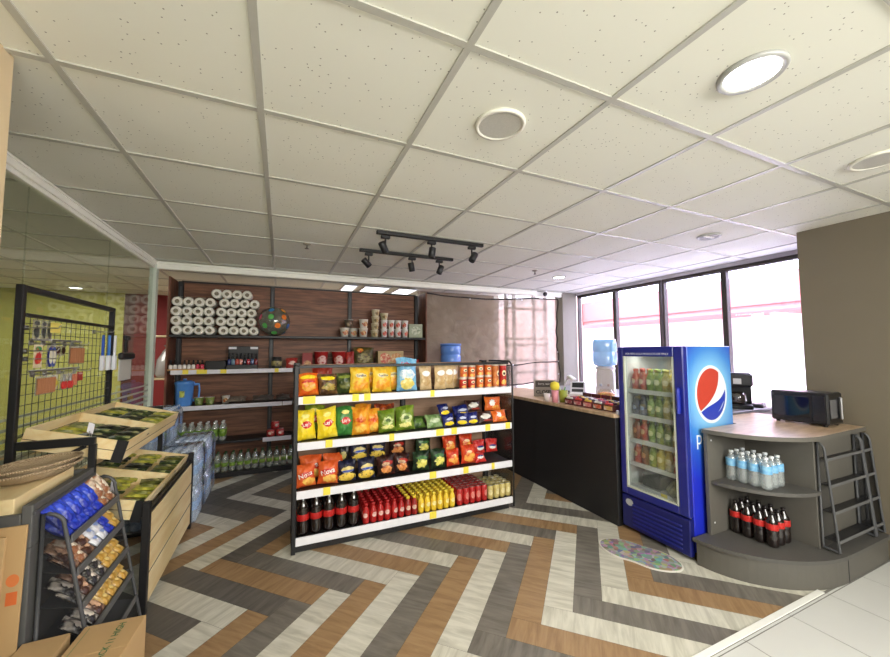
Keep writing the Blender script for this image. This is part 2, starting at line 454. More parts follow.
# side windows
FRAME = plain((58, 50, 46), .5)
PANE = film((230, 235, 235), .01, .02, .25, 1.4, 'window_glass')
ws = [(4.595, 3.86), (3.86, 3.14), (3.12, 2.405), (2.405, 1.5)]
for k, (ya, yb) in enumerate(ws):
    t = .028
    mb = MB()
    mb.span(4.43, 4.5, yb, ya, .8, .835, 0, .004); mb.span(4.43, 4.5, yb, ya, 2.285, 2.325, 0, .004)
    mb.span(4.43, 4.5, yb, yb+t, .835, 2.285, 0, .004); mb.span(4.43, 4.5, ya-t, ya, .835, 2.285, 0, .004)
    o = struct(mb.build('window_%d' % (k+1), FRAME), 'dark framed side window letting in glaring daylight', 'window')
    MB().span(4.462, 4.468, yb+t, ya-t, .835, 2.285).build('window_pane', PANE, o)
trim('trim_sill', [(4.36, 4.56, 1.5, 4.6, .775, .8)], plain((215, 210, 205), .5), 'pale window sill under the side windows')
# window behind the tarpaulin
mb = MB(); WF = plain((240, 238, 234), .5)
for x in (3.31, 3.46, 3.86, 4.1): mb.span(x, x+.045, 5.0, 5.05, .6, CZ)
for z in (.6, 1.05, 1.25, 1.5, 1.6, 2.1): mb.span(3.31, 4.14, 5.0, 5.05, z, z+.04)
o = struct(mb.build('window_5', WF), 'white framed window behind the right part of the tarpaulin', 'window')
MB().span(3.34, 4.12, 5.022, 5.028, .62, CZ-.02).build('window_pane', PANE, o)
wall('wall_behind_window', 3.31, 4.6, 4.98, 5.06, 0, .6, WALLW, 'low wall under the window behind the tarpaulin')

# shelf seen past the glass post
ss = thing('storage_shelf', 'pale two board shelf with a clear bag before the red back wall', 'shelf', (-1.47, 6.4, 0))
for z in (.5, 1.05, 1.645): MB().span(-.22, .2, -.15, .15, z-.012, z+.012, 0, .003).build('shelf_board', plain((206, 190, 150), .6), ss)
for x in (-.21, .19): MB().span(x-.012, x+.012, -.15, .15, 0, 1.66).build('side_post', plain((190, 176, 140), .6), ss)
o = MB().lathe([(0, 0), (.12, .0), (.15, .06), (.13, .25), (.06, .38), (.03, .42), (.06, .46)], n=16).build('plastic_bag', film((196, 200, 196), .5, .2, .4), None, (-1.47, 6.38, 1.063)); tag(o, 'clear plastic bag standing on the pale shelf by the red wall', 'bag')
# outdoors
b_ = thing('neighbouring_building', 'sunlit white building with pinkish eave seen through the side windows', 'building', (9, 4, 0))
MB().span(0, .6, -9, 12, -.5, 2.12).build('wall', plain((240, 232, 222), .9), b_)
MB().span(-1.3, .6, -9, 12, 2.12, 2.22).build('eave_soffit', plain((176, 110, 104), .9), b_)
MB().span(-1.35, .6, -9, 12, 2.22, 2.75, 0).build('roof_edge', plain((164, 96, 92), .9), b_)
o = MB().span(4.6, 9, -6, 18, -.1, -.02).build('floor_outside', plain((206, 204, 214), .9)); struct(o, 'pale paved ground outside the windows', 'floor')
b2 = MB().span(4.9, 7.6, 7.7, 8.0, -.1, 3.1).build('garden_wall', plain((188, 162, 144), .9)); tag(b2, 'pinkish wall outside behind the tarpaulin window', 'wall')

# ------------------------------------------------------------------ tarpaulin
def tarp():
    t = thing('tarpaulin', 'grey mesh tarpaulin hung across the opening behind the island shelf', 'tarpaulin', (3, 4.8, .9))
    m, nt, b = new_mat('tarpaulin_mesh'); nt.nodes.remove(b); out = nt.nodes['Material Output']
    tr = nt.nodes.new('ShaderNodeBsdfTransparent'); df = nt.nodes.new('ShaderNodeBsdfDiffuse'); tl = nt.nodes.new('ShaderNodeBsdfTranslucent')
    tr.inputs[0].default_value = (.8, .78, .76, 1)
    tc = nt.nodes.new('ShaderNodeTexCoord'); nz = nt.nodes.new('ShaderNodeTexNoise'); nz.inputs['Scale'].default_value = 4; nz.inputs['Detail'].default_value = 4
    rp = nt.nodes.new('ShaderNodeValToRGB'); rp.color_ramp.elements[0].color = lin((140, 130, 112)); rp.color_ramp.elements[1].color = lin((170, 160, 140))
    nt.links.new(tc.outputs['Object'], nz.inputs['Vector']); nt.links.new(nz.outputs['Fac'], rp.inputs[0])
    nt.links.new(rp.outputs[0], df.inputs[0]); tl.inputs[0].default_value = lin((180, 160, 148))
    n2 = nt.nodes.new('ShaderNodeTexNoise'); n2.inputs['Scale'].default_value = 5; n2.inputs['Distortion'].default_value = 2.5; n2.inputs['Detail'].default_value = 3
    bp = nt.nodes.new('ShaderNodeBump'); bp.inputs['Strength'].default_value = .8; bp.inputs['Distance'].default_value = .05
    nt.links.new(tc.outputs['Object'], n2.inputs['Vector']); nt.links.new(n2.outputs['Fac'], bp.inputs['Height']); nt.links.new(bp.outputs[0], df.inputs['Normal'])
    m1 = nt.nodes.new('ShaderNodeMixShader'); m1.inputs[0].default_value = .3
    m2 = nt.nodes.new('ShaderNodeMixShader'); m2.inputs[0].default_value = .26
    nt.links.new(df.outputs[0], m1.inputs[1]); nt.links.new(tl.outputs[0], m1.inputs[2])
    nt.links.new(m1.outputs[0], m2.inputs[1]); nt.links.new(tr.outputs[0], m2.inputs[2]); nt.links.new(m2.outputs[0], out.inputs[0])
    x0, x1 = 1.9, 4.125
    def top(u): return 2.262-.045*math.sin(PI*min(1, u*1.25))+(.0 if u < .5 else .01*(u-.5))
    def bot(u): return .925-.02*math.sin(PI*u)
    def P(u, v):
        x = x0+(x1-x0)*u; y = 4.93-.2*u; z = bot(u)+(top(u)-bot(u))*v
        y += .016*math.sin(9*u*2+v*5)+.014*math.sin(23*u+6*v)+.011*math.sin(31*v-24*u)+.007*math.sin(61*u+17*v)*math.sin(23*v)+.012*math.sin(40*u*u+3)*(1-v)
        z += .01*math.sin(17*u)*(1-v)
        return (x-3, y-4.8, z-.9)
    MB().grid(P, 90, 50).build('sheet', m, t)
    off = lambda u, v: tuple(Vector(P(u, v))+Vector((0, -.006, 0)))
    HEM = plain((30, 27, 26), .7)
    MB().tube([off(i/40, 1) for i in range(41)], .011, 6).build('top_hem', HEM, t)
    MB().tube([off(1, i/40) for i in range(41)], .010, 6).build('side_hem', HEM, t)
    MB().tube([off(i/40, .245-.02*math.sin(PI*i/40)) for i in range(41)], .009, 6).build('cross_strap', HEM, t)
    MB().tube([off(i/40, 0) for i in range(41)], .010, 6).build('bottom_hem', HEM, t)
    for u, v in ((.99, .36), (.99, .25), (.62, .23), (.98, .1), (.3, .985), (.7, .985)):
        MB().lathe([(0, 0), (.012, 0), (.012, .006), (.005, .008), (0, .008)], n=10).build('eyelet', SILVER, t, Vector(P(u, v))+Vector((0, -.016, 0)), (PI/2, 0, 0))
tarp()

# ------------------------------------------------------------------ ceiling fixtures
def downlight(x, y, r, lit, label, power=0):
    d = thing('ceiling_downlight', label, 'light', (x, y, CZ))
    MB().lathe([(r*.78, -.0), (r*.8, -.01), (r*.95, -.014), (r, -.008), (r, -.0065), (r, 0)], n=40).build('trim_ring', plain((168, 168, 164), .35), d)
    if lit:
        MB().lathe([(0, -.0075), (r*.79, -.0075), (r*.79, -.004), (0, -.004)], n=36).build('lit_diffuser', glow((255, 252, 246), lit), d)
    else:
        MB().lathe([(0, -.0065), (r*.79, -.0065), (r*.79, -.004), (0, -.004)], n=36).build('reflector', plain((150, 146, 140), .4), d)
        for i in range(4):
            MB().lathe([(0, -.004), (r*.16, -.004), (r*.16, -.012), (0, -.012)], (r*.4*(i-1.5)*.9, 0, 0), 10).build('lamp', plain((240, 238, 230), .4), d)
    if power:
        l = bpy.data.lights.new('downlight', 'AREA'); l.shape = 'DISK'; l.size = r*1.4; l.energy = power; l.color = (1, .93, .82)
        o = bpy.data.objects.new('downlight', l); COL.objects.link(o); o.location = (x, y, CZ-.03)
    return d
downlight(1.445, .664, .098, 14, 'large lit round downlight in the ceiling nearest the camera', 9)
downlight(3.23, 3.65, .085, 9, 'small lit round downlight in the ceiling above the counter', 7)
downlight(3.216, 1.835, .085, 0, 'round four lamp ceiling fitting, unlit, above the soft drink fridge')
downlight(-2.75, 7.0, .09, 8, 'small lit round downlight in the room behind the glass partition', 0)
def speaker(x, y, label):
    d = thing('ceiling_speaker', label, 'speaker', (x, y, CZ)); r = .105
    MB().lathe([(r*.84, 0), (r*.85, -.012), (r*.98, -.012), (r, -.0065), (r, 0)], n=40).build('rim', plain((224, 222, 208), .45), d)
    MB().lathe([(0, -.0085), (r*.845, -.0085), (r*.845, -.003), (0, -.003)], n=36, smooth=False).build('grille', plain((186, 184, 174), .8, scale=300, vary=.2), d)
speaker(.813, 1.252, 'round ceiling speaker with grey grille near the ceiling centre')
speaker(2.69, .735, 'round ceiling speaker at the right edge by the taupe wall')
def sprinkler(x, y, label):
    d = thing('fire_sprinkler', label, 'sprinkler', (x, y, CZ-.0065))
    MB().lathe([(0, 0), (.035, 0), (.035, -.004), (.012, -.012), (0, -.012)], n=20).build('escutcheon', plain((150, 145, 130), .4), d)
    MB().lathe([(.006, -.012), (.006, -.04), (0, -.04)], n=10).lathe([(0, -.04), (.018, -.041), (.018, -.044), (0, -.044)], n=14).build('head', plain((96, 88, 76), .4), d)
sprinkler(.183, 3.356, 'small ceiling sprinkler left of the black track lights')
sprinkler(2.69, 3.443, 'small ceiling sprinkler right of the black track lights')
d = thing('dome_camera', 'small black dome camera under the white header track', 'camera', (3.75, 4.56, CZ-.0065))
MB().lathe([(0, 0), (.03, 0), (.03, -.02), (0, -.02)], n=16).build('mount', WHITE, d)
MB().lathe([(.0, -.085)]+[(.034*math.cos(a), -.052+.034*math.sin(a)) for a in [R(-80+10*i) for i in range(16)]]+[(.012, -.02), (0, -.02)], n=20).build('dome', BLACK, d)
MB().tube([(0, 0, -.004), (-.05, .01, -.02), (-.13, .03, -.008)], .004, 6).build('cable', BLACK, d)
def track(x0, x1, y, heads, label):
    t = thing('track_light', label, 'light', ((x0+x1)/2, y, CZ-.006)); cx = (x0+x1)/2
    MB().span(x0-cx, x1-cx, -.016, .016, -.028, 0, 0, .003).build('rail', BLACK, t)
    for x, rx, ry in heads:
        h = MB().span(x-cx-.035, x-cx+.035, -.016, .016, -.058, -.034, 0, .003).build('adapter', BLACK, t)
        MB().tube([(x-cx, 0, -.058), (x-cx, 0, -.12)], .007, 8).build('stem', BLACK, h)
        bb = MB().at((x-cx+math.sin(ry)*.03, .0, -.125), rx, ry)
        bb.lathe([(0, .04), (.026, .04), (.029, .036), (.029, -.044), (.025, -.046), (.023, -.026), (0, -.026)], n=20)
        bb.build('spot_head', BLACK, h)
track(.655, 1.6, 2.765, [(.725, R(20), R(-32)), (1.115, R(4), R(6)), (1.49, R(-8), R(34))], 'black three spot track light nearer the camera')
track(.63, 1.57, 3.32, [(.715, R(12), R(-48)), (1.135, R(6), R(-14)), (1.42, R(0), R(22))], 'black three spot track light nearer the back shelf')
# troffer beyond the header
for i, (x, w) in enumerate(((.88, .2), (1.26, .38), (1.72, .3))):
    d = thing('ceiling_troffer', ['narrow', 'wide', 'right hand'][i]+' white louvred light panel above the walnut back shelf', 'light', (x, 5.5, CZ-.006))
    MB().span(-w/2, w/2, -.3, .3, -.012, 0, 0, .002).build('frame', WHITE, d)
    MB().span(-w/2+.02, w/2-.02, -.28, .28, -.0155, -.013).build('lit_louvre', glow((250, 250, 255), 1.6), d)
def area(name, loc, size, power, color=(1, 1, 1), rot=(0, 0, 0), sy=None):
    l = bpy.data.lights.new(name, 'AREA'); l.energy = power; l.color = color; l.size = size
    if sy: l.shape = 'RECTANGLE'; l.size_y = sy
    o = bpy.data.objects.new(name, l); COL.objects.link(o); o.location = loc; o.rotation_euler = rot; return o
# lamps: an added fill behind the camera, ceiling panels of the office and back passage
area('hall_wall_washer', (1.2, -1.6, CZ-.5), 3.2, HALL, (1, .98, .93), rot=(R(62), 0, 0), sy=1.2)  # unseen lamp without a fixture, standing in for the hall's lights
area('office_ceiling_panel', (-2.6, 5.6, CZ-.02), 1.2, OFFICE, (1, .97, .9), sy=1.6)
area('passage_ceiling_panel', (1.2, 6.3, CZ-.02), 1.8, PASSAGE, (.93, .94, 1), sy=.8)
# daylight
w = bpy.data.worlds.new('daylight'); SC.world = w; w.use_nodes = True
bg = w.node_tree.nodes['Background']; bg.inputs[0].default_value = (.70, .70, 1, 1); bg.inputs[1].default_value = WORLD
s = bpy.data.lights.new('sun', 'SUN'); s.energy = SUN; s.angle = R(2); s.color = (1, .96, .9)
so = bpy.data.objects.new('sun', s); COL.objects.link(so); so.rotation_euler = (R(8), R(-42), 0); so.location = (0, 0, 8)
for (ya, yb) in ws:
    p = area('window_daylight', (4.5, (ya+yb)/2, 1.55), ya-yb-.06, 1, rot=(0, PI/2, 0), sy=1.44); p.data.size = 1.44; p.data.size_y = ya-yb-.06
    p.data.cycles.is_portal = True
SC.view_settings.view_transform = 'Standard'; SC.view_settings.look = 'None'; SC.view_settings.gamma = 1
SC.view_settings.use_curve_mapping = False; SC.view_settings.exposure = EXPO
SC.cycles.max_bounces = 8; SC.cycles.diffuse_bounces = 5; SC.cycles.transparent_max_bounces = 16
SC.cycles.caustics_reflective = False; SC.cycles.caustics_refractive = False
SC.cycles.sample_clamp_indirect = 6; SC.cycles.use_denoising = True
# ------------------------------------------------------------------ packets
def bag_fn(w, h, d, off=0.0, seed=0):
    ph = seed*1.7
    def f(x, z):
        u = max(-1, min(1, x/(w/2))); v = max(0, min(1, z/h))
        e = max(0, 1-abs(u)**2.6)**.75*max(0, math.sin(PI*v))**.55
        cr = math.exp(-((v-1)/.22)**2)+math.exp(-(v/.2)**2)                  # gathers running out of the seals
        wr = 1+.06*math.sin(13*u+ph+9*v)+.06*math.sin(21*v-7*u+ph*2)+.22*cr*math.sin(11*u+ph*3)
        sq = 1-.09*math.sin(PI*v)+.018*math.sin(12*v+ph)+.012*math.sin(27*v+ph*2)
        zz = z+(v**2)*h*(.03*math.sin(2.2*u+ph)-.025*u*u*math.sin(ph*5))
        return (x*sq, -(d/2)*e*wr-.0012-off+.004*math.sin(5*u+ph)*v, zz)
    return f
def bag_mesh(mb, w, h, d, m=0, seed=0, mseal=None):
    f = bag_fn(w, h, d, 0, seed)
    zs = .06
    def front(a, b): return f((a-.5)*w, b*h)
    def back(a, b):
        p = f((.5-a)*w, b*h); return (p[0], -p[1], p[2])
    mb.grid(front, 16, 14, m); mb.grid(back, 10, 10, m)
    ms = m if mseal is None else mseal
    for z0, z1 in ((-.0, .012), (h-.014, h+.004)):            # crimped seals
        n = 22; vs = []
        for z in (z0, z1):
            for sgn in (-1, 1):
                for i in range(n+1):
                    q = f(-w/2+w*i/n, min(h, max(0, z))); vs.append((q[0], sgn*.0016+q[1]+.0012, q[2]+(z-min(h, max(0, z)))+(.0025 if (i % 2 and z == z1 and z1 > .05) else 0)))
        N = n+1; fs = []
        for i in range(n):
            fs += [(i, i+1, 2*N+i+1, 2*N+i), (N+i, N+i+1, 3*N+i+1, 3*N+i)]
        mb.add(vs, fs, ms)
    return mb
def star(cx, cz, r1, r2, n, rot=0):
    return [(cx+(r1 if i % 2 == 0 else r2)*math.cos(rot+PI*i/n), cz+(r1 if i % 2 == 0 else r2)*math.sin(rot+PI*i/n)) for i in range(2*n)]
def make_bag(name, cat, w, h, d, body, patches=(), texts=(), seed=0, seal=None):
    """packet with its printed panels: patches (part name, cx, cz, rx, rz, colour, jag), texts (string, cx, cz, width, colour, slant)"""
    mb = MB(); bag_mesh(mb, w, h, d, 0, seed, 1 if seal else None)
    o = mb.build(name, [foil(*body) if isinstance(body[0], tuple) else foil(body)]+([foil(seal)] if seal else []))
    o['category'] = cat
    k = .0014
    for (pn, cx, cz, rx, rz, c, jag) in patches:
        blob(bag_fn(w, h, d, k, seed), cx*w, cz*h, rx*w, rz*h, jag=jag, n=22).build(pn, foil(*c) if isinstance(c[0], tuple) else foil(c), o); k += .0009
    for (s, cx, cz, tw, c, sl) in texts:
        t = MB(); text_on(t, s, bag_fn(w, h, d, k+.0006, seed), cx*w, cz*h, w=tw*w, rot=sl, bold=.015)
        t.build('brand_lettering', plain(c, .5), o)
    return o

# ------------------------------------------------------------------ island shelf
GX0, GX1, GYF, GYB = .1, 1.935, 2.86, 3.27
TIER = {'top shelf': 1.09, 'second shelf': .765, 'third shelf': .425, 'bottom shelf': .105}
def gondola():
    g = thing('island_shelf', 'black metal double bay island shelf with white price rails in the middle', 'shelf', (1.02, 2.86, 0))
    L = lambda x0, x1, y0, y1, z0, z1: (x0-1.02, x1-1.02, y0-2.86, y1-2.86, z0, z1)
    for a, b in ((GX0+.03, 1.015), (1.035, GX1-.02)):
        MB().span(*L(a, b, GYB, GYB+.02, .1, 1.315)).build('back_panel', PANEL, g)
        MB().span(*L(a-.025, b+.0, 2.885, GYB, .0, .05), 0, .003).build('kick_plate', BLACK, g)
    for x in (GX0+.02, 1.025, GX1-.05):
        u = MB().span(*L(x-.022, x+.022, GYB-.03, GYB+.05, 0, 1.33), 0, .003).build('upright', BLACK, g)
        MB().span(*L(x-.006, x+.006, GYB-.0315, GYB-.0305, .12, 1.28)).build('slot_strip', plain((64, 64, 66), .4), u)
    for nm, z in TIER.items():
        y1 = GYB-.031; yb = 2.875
        sh = MB().span(*L(GX0+.045, GX1-.005, yb, y1, z-.03, z), 0, .003).build('shelf_board', BLACK, g)
        MB().span(*L(GX0+.018, GX1+.005, 2.858, 2.874, z-.052, z+.004), 0, .003).build('price_rail', plain((236, 236, 242), .35), sh)
        tags = {'top shelf': ((.15, .085), (.5, .05), (.59, .05), (1.14, .035), (1.33, 0)), 'second shelf': ((.31, .05), (.79, .04), (1.19, .07), (1.33, .05), (1.66, .05), (1.87, .05)),
                'third shelf': ((.3, .05), (1.13, .06), (1.44, .05), (1.72, .03)), 'bottom shelf': ((1.13, .06),)}[nm]
        for i, (x, w) in enumerate(tags):
            if w:
                dz = -.05 if (nm == 'bottom shelf' and i) else 0
                t = MB().span(*L(x+GX0-.1, x+w+GX0-.1, 2.8562, 2.8572, z-.047+dz*.0+.0, z+.008)).build('price_tag', YELLOWTAG, sh)
    # side frames
    for x, nm in ((GX0+.005, 'left'), (GX1+.02, 'right')):
        r = .009; z1 = 1.325; pts = [(x, 2.866, .02), (x, 2.866, z1-.06)]
        for i in range(7):
            a = PI/2*i/6; pts.append((x, 2.866+.06*(1-math.cos(a)), z1-.06+.06*math.sin(a)))
        pts += [(x, GYB, z1)]
        mb = MB()
        if nm == 'left':
            mb.span(*L(x-.014, x+.014, 2.856, 2.886, 0, 1.318), 0, .003); mb.span(*L(x-.012, x+.012, 2.886, GYB, 1.295, 1.318), 0, .003); mb.span(*L(x-.012, x+.012, 2.886, GYB, 0, .03), 0, .003)
        else:
            mb.tube([(p[0]-1.02, p[1]-2.86, p[2]) for p in pts], r, 10)
        f = mb.build('side_frame', BLACK, g)
        MB().span(*L(x-.002, x+.002, 2.89, GYB-.01, .06, 1.28)).build('side_panel', MESH if nm == 'left' else film((90, 92, 90), .16, .2, .2, name='smoked_panel'), f)
    MB().span(*L(GX0+.02, GX1-.02, 2.862, 2.882, 1.3, 1.322), 0, .003).build('top_rail', BLACK, g)
    pts = [(GX1-.04-1.02, .012, 1.311)]+[(GX1-.04-1.02+.06*math.sin(PI/2*i/6), .012, 1.251+.06*math.cos(PI/2*i/6)) for i in range(7)]+[(GX1+.02-1.02, .012, 1.2)]
    MB().tube(pts, .009, 10).build('corner_bend', BLACK, g)
gondola()

BAGS = []
def put_bag(o, x, y, z, lab, grp, rz=0, lean=.12):
    rq = random.Random(int(x*991+y*77)); o.location = (x, y, z); o.rotation_euler = (-lean, rq.uniform(-.05, .05)*(lean < .4), rz+rq.uniform(-.14, .14)*(lean < .8))
    tag(o, lab, o['category'], grp)
random.seed(11)
YEL = (246, 214, 36); RED = (196, 38, 30); WHT = (244, 242, 236); ORG = (226, 104, 28)
FRY = ((238, 182, 84), (214, 128, 40))
def kraft(seed):
    o = make_bag('snack_pouch', 'snack pouch', .112, .205, .05, (206, 178, 132), [('clear_window', 0, .38, .4, .2, ((196, 160, 104), (226, 206, 160)), .1), ('paper_label', 0, .68, .34, .12, WHT, 0)], [], seed, (196, 168, 122))
    return o
def tarnbag(seed, w=.155, h=.155):
    return make_bag('crisp_bag', 'crisps', w, h, .07, ((234, 96, 24), (240, 128, 40)), [('yellow_header', 0, .84, .42, .09, YEL, .1), ('food_picture', 0, .42, .36, .22, ((240, 170, 60), (232, 120, 30)), .15), ('red_flash', 0, .63, .36, .05, RED, 0)], [], seed)
TOP = 'top shelf of island unit'; SEC = 'second shelf of island unit'; THI = 'third shelf of island unit'
def row(items, zkey, shelfname, grp):
    for (o, x, y, dz, lab, rz, lean) in items:
        put_bag(o, x, y, TIER[zkey]+.004+dz, lab, grp, rz, lean)
GT = 'snack bags on the top shelf of the island unit'
big = lambda s: make_bag('crisp_bag', 'crisps', .17, .2, .085, ((248, 196, 40), (250, 214, 80)), [('brand_panel', -.02, .66, .3, .09, ((250, 240, 200), (248, 214, 90)), .1), ('food_picture', .02, .3, .38, .2, ((240, 158, 40), (250, 196, 70)), .2)], [('Tortillos', -.02, .66, .5, (60, 60, 120), .08)], s)
row([
 (tarnbag(1, .15, .16), .195, 2.95, 0, 'orange crisp bag with yellow header, leftmost on top shelf of island unit', 0, .1),
 (make_bag('crisp_bag', 'crisps', .145, .15, .07, ((84, 58, 36), (120, 88, 50)), [('yellow_header', 0, .82, .42, .1, YEL, .12), ('food_picture', .03, .38, .34, .2, ((176, 150, 70), (94, 110, 40)), .25)], [], 2), .335, 2.95, 0, 'brown crisp bag with yellow header, second from left on top island shelf', 0, .1),
 (make_bag('crisp_bag', 'crisps', .14, .155, .07, ((58, 72, 38), (92, 104, 52)), [('green_header', 0, .84, .4, .08, (132, 146, 62), .1), ('food_picture', 0, .4, .32, .2, ((112, 116, 60), (72, 80, 42)), .2)], [], 3), .47, 2.99, 0, 'dark green crisp bag between brown and big yellow bags on top island shelf', 0, .1),
 (make_bag('crisp_bag', 'crisps', .16, .2, .06, (150, 44, 26), [('food_picture', 0, .5, .3, .2, ((190, 70, 30), (160, 50, 26)), .2)], [], 4), .3, 3.1, 0, 'dark red crisp bag standing behind the orange and brown bags on top shelf', 0, .05),
 (big(5), .575, 2.955, 0, 'big yellow tortilla crisp bag, left one of the three on top island shelf', 0, .1),
 (big(6), .755, 2.96, 0, 'big yellow tortilla crisp bag, middle one of the three on top island shelf', .05, .1),
 (big(7), .87, 3.05, 0, 'big yellow tortilla crisp bag tucked behind the light blue bag on top shelf', -.1, .1),
 (big(8), .66, 3.06, .006, 'big yellow tortilla crisp bag behind the two front yellow ones on top shelf', 0, .06),
 (make_bag('crisp_bag', 'crisps', .175, .268, .08, ((118, 182, 222), (140, 200, 232)), [('white_cloud', .0, .5, .4, .16, ((236, 242, 244), (180, 214, 232)), .15), ('food_picture', .05, .22, .36, .17, ((234, 214, 110), (246, 236, 180)), .2), ('top_ribbon', -.02, .86, .34, .06, ((110, 178, 222), (120, 186, 226)), 0)], [('Calbee', .02, .83, .62, (206, 50, 60), .06)], 9), .965, 2.955, 0, 'tall light blue crisp bag on the top shelf of the island unit', 0, .06),
 (kraft(10), 1.13, 2.94, 0, 'kraft paper snack pouch, leftmost of four on top island shelf', 0, .05),
 (kraft(11), 1.262, 2.94, 0, 'kraft paper snack pouch, second from left of four on top island shelf', 0, .05),
 (kraft(12), 1.36, 2.985, 0, 'kraft paper snack pouch, third from left of four on top island shelf', 0, .05),
 (kraft(13), 1.43, 3.03, 0, 'kraft paper snack pouch, rightmost of four on top island shelf', 0, .05),
], 'top shelf', TOP, GT)
def crisp_tube(h, c1, c2):
    def f():
        r = .034
        o = MB().lathe([(0, 0), (r, 0), (r, .006), (r*.985, .008), (r*.985, h-.012), (r, h-.01), (r, h-.006)], n=22, ms=[1, 1, 1, 0, 0, 1]).build('crisp_tube', [foil(c1, c2, .4), plain((206, 200, 190), .3, metal=.6)])
        o['category'] = 'crisps'
        MB().lathe([(0, h-.006), (r*1.03, h-.006), (r*1.03, h+.002), (0, h+.003)], n=22).build('lid', plain((226, 214, 196), .4), o)
        fn = lambda a, z: (r*1.02*math.sin(a/r), -r*1.02*math.cos(a/r), z)
        blob(fn, 0, h*.62, .02, h*.13).build('brand_oval', foil((248, 236, 190)), o)
        blob(lambda a, z: (r*1.035*math.sin(a/r), -r*1.035*math.cos(a/r), z), 0, h*.6, .012, h*.06).build('brand_centre', foil((60, 40, 34)), o)
        blob(fn, 0, h*.22, .026, h*.12, jag=.15).build('food_picture', foil((246, 190, 90), (230, 120, 40)), o)
        return o
    return Kind(f)
tr, to, tt, tb = crisp_tube(.092, (190, 44, 26), (210, 60, 30)), crisp_tube(.105, (214, 96, 34), (230, 124, 50)), crisp_tube(.205, (182, 34, 24), (206, 50, 34)), crisp_tube(.205, (198, 106, 44), (220, 140, 70))
zt = TIER['top shelf']
GTB = 'crisp tubes on the top island shelf'
for i, x in enumerate((1.475, 1.56, 1.645, 1.73)):
    k = tr if i < 2 else to; y = 2.925
    k.put((x, y, zt), (0, 0, R(5)), 'short %s crisp tube, %s from left in lower row on top island shelf' % ('red' if i < 2 else 'orange', ORD[i]), GTB)
    if i: to.put((x+.005, y+.004, zt+(.0945 if i < 2 else .1075)), (0, 0, R(-8)), 'short orange crisp tube, %s from left in upper row on top island shelf' % ORD[i], GTB)
to.put((1.49, 2.94, zt+.0955), (0, 0, R(10)), 'short orange crisp tube, first from left in upper row on top island shelf', GTB)
tb.put((1.815, 2.935, zt), (0, 0, R(30)), 'tall brown orange crisp tube beside the tall red tube on top shelf', GTB)
tb.put((1.79, 3.02, zt), (0, 0, 0), 'tall orange crisp tube behind the brown one on top island shelf', GTB)
tt.put((1.895, 2.93, zt), (0, 0, R(-8)), 'tall red crisp tube at the right end of top island shelf', GTB)

# second shelf
G2 = 'snack bags on the second shelf of the island unit'
def layss(seed, c=((248, 218, 40), (250, 226, 80)), w=.15, h=.215):
    return make_bag('crisp_bag', 'crisps', w, h, .085, c, [('round_logo', .02, .52, .24, .13, (206, 40, 34), 0), ('logo_ribbon', .02, .52, .3, .06, (214, 44, 36), 0), ('yellow_flare', 0, .82, .22, .07, (252, 236, 140), .1)], [("Lay's", .02, .525, .42, (252, 250, 240), .12)], seed)
def orange2(seed, w=.14, h=.205):
    return make_bag('crisp_bag', 'crisps', w, h, .08, ((244, 168, 44), (232, 126, 34)), [('brand_panel', 0, .56, .34, .1, ((214, 84, 32), (236, 150, 60)), .1), ('food_picture', .05, .25, .36, .16, ((250, 204, 90), (236, 150, 40)), .2)], [], seed)
def lime(seed, w=.16, h=.185):
    return make_bag('crisp_bag', 'crisps', w, h, .085, ((122, 148, 42), (92, 120, 40)), [('pale_panel', 0, .5, .34, .2, ((214, 222, 160), (150, 176, 80)), .18), ('leaf_print', .02, .54, .16, .09, ((76, 104, 44), (110, 140, 60)), .2), ('food_picture', 0, .24, .36, .1, ((240, 232, 150), (178, 190, 70)), .2)], [], seed)
def bluey(seed, w=.115, h=.1):
    return make_bag('snack_packet', 'snack packet', w, h, .055, ((30, 36, 98), (44, 54, 130)), [('yellow_base', 0, .2, .42, .16, YEL, .1), ('white_flash', .05, .58, .3, .12, ((200, 206, 230), (90, 100, 170)), .1)], [], seed)
def darkbrown(seed, w=.16, h=.1):
    return make_bag('snack_packet', 'snack packet', w, h, .055, ((52, 32, 26), (76, 44, 34)), [('white_panel', 0, .55, .32, .26, ((226, 222, 212), (150, 130, 116)), .15), ('red_flash', .1, .2, .3, .08, (150, 50, 36), .1)], [], seed)
def orange3(seed, w=.16, h=.12):
    return make_bag('snack_packet', 'snack packet', w, h, .06, ((232, 104, 30), (240, 130, 50)), [('white_figure', -.08, .58, .16, .28, WHT, .3), ('food_picture', .15, .25, .25, .14, ((246, 180, 80), (220, 110, 40)), .2)], [], seed)
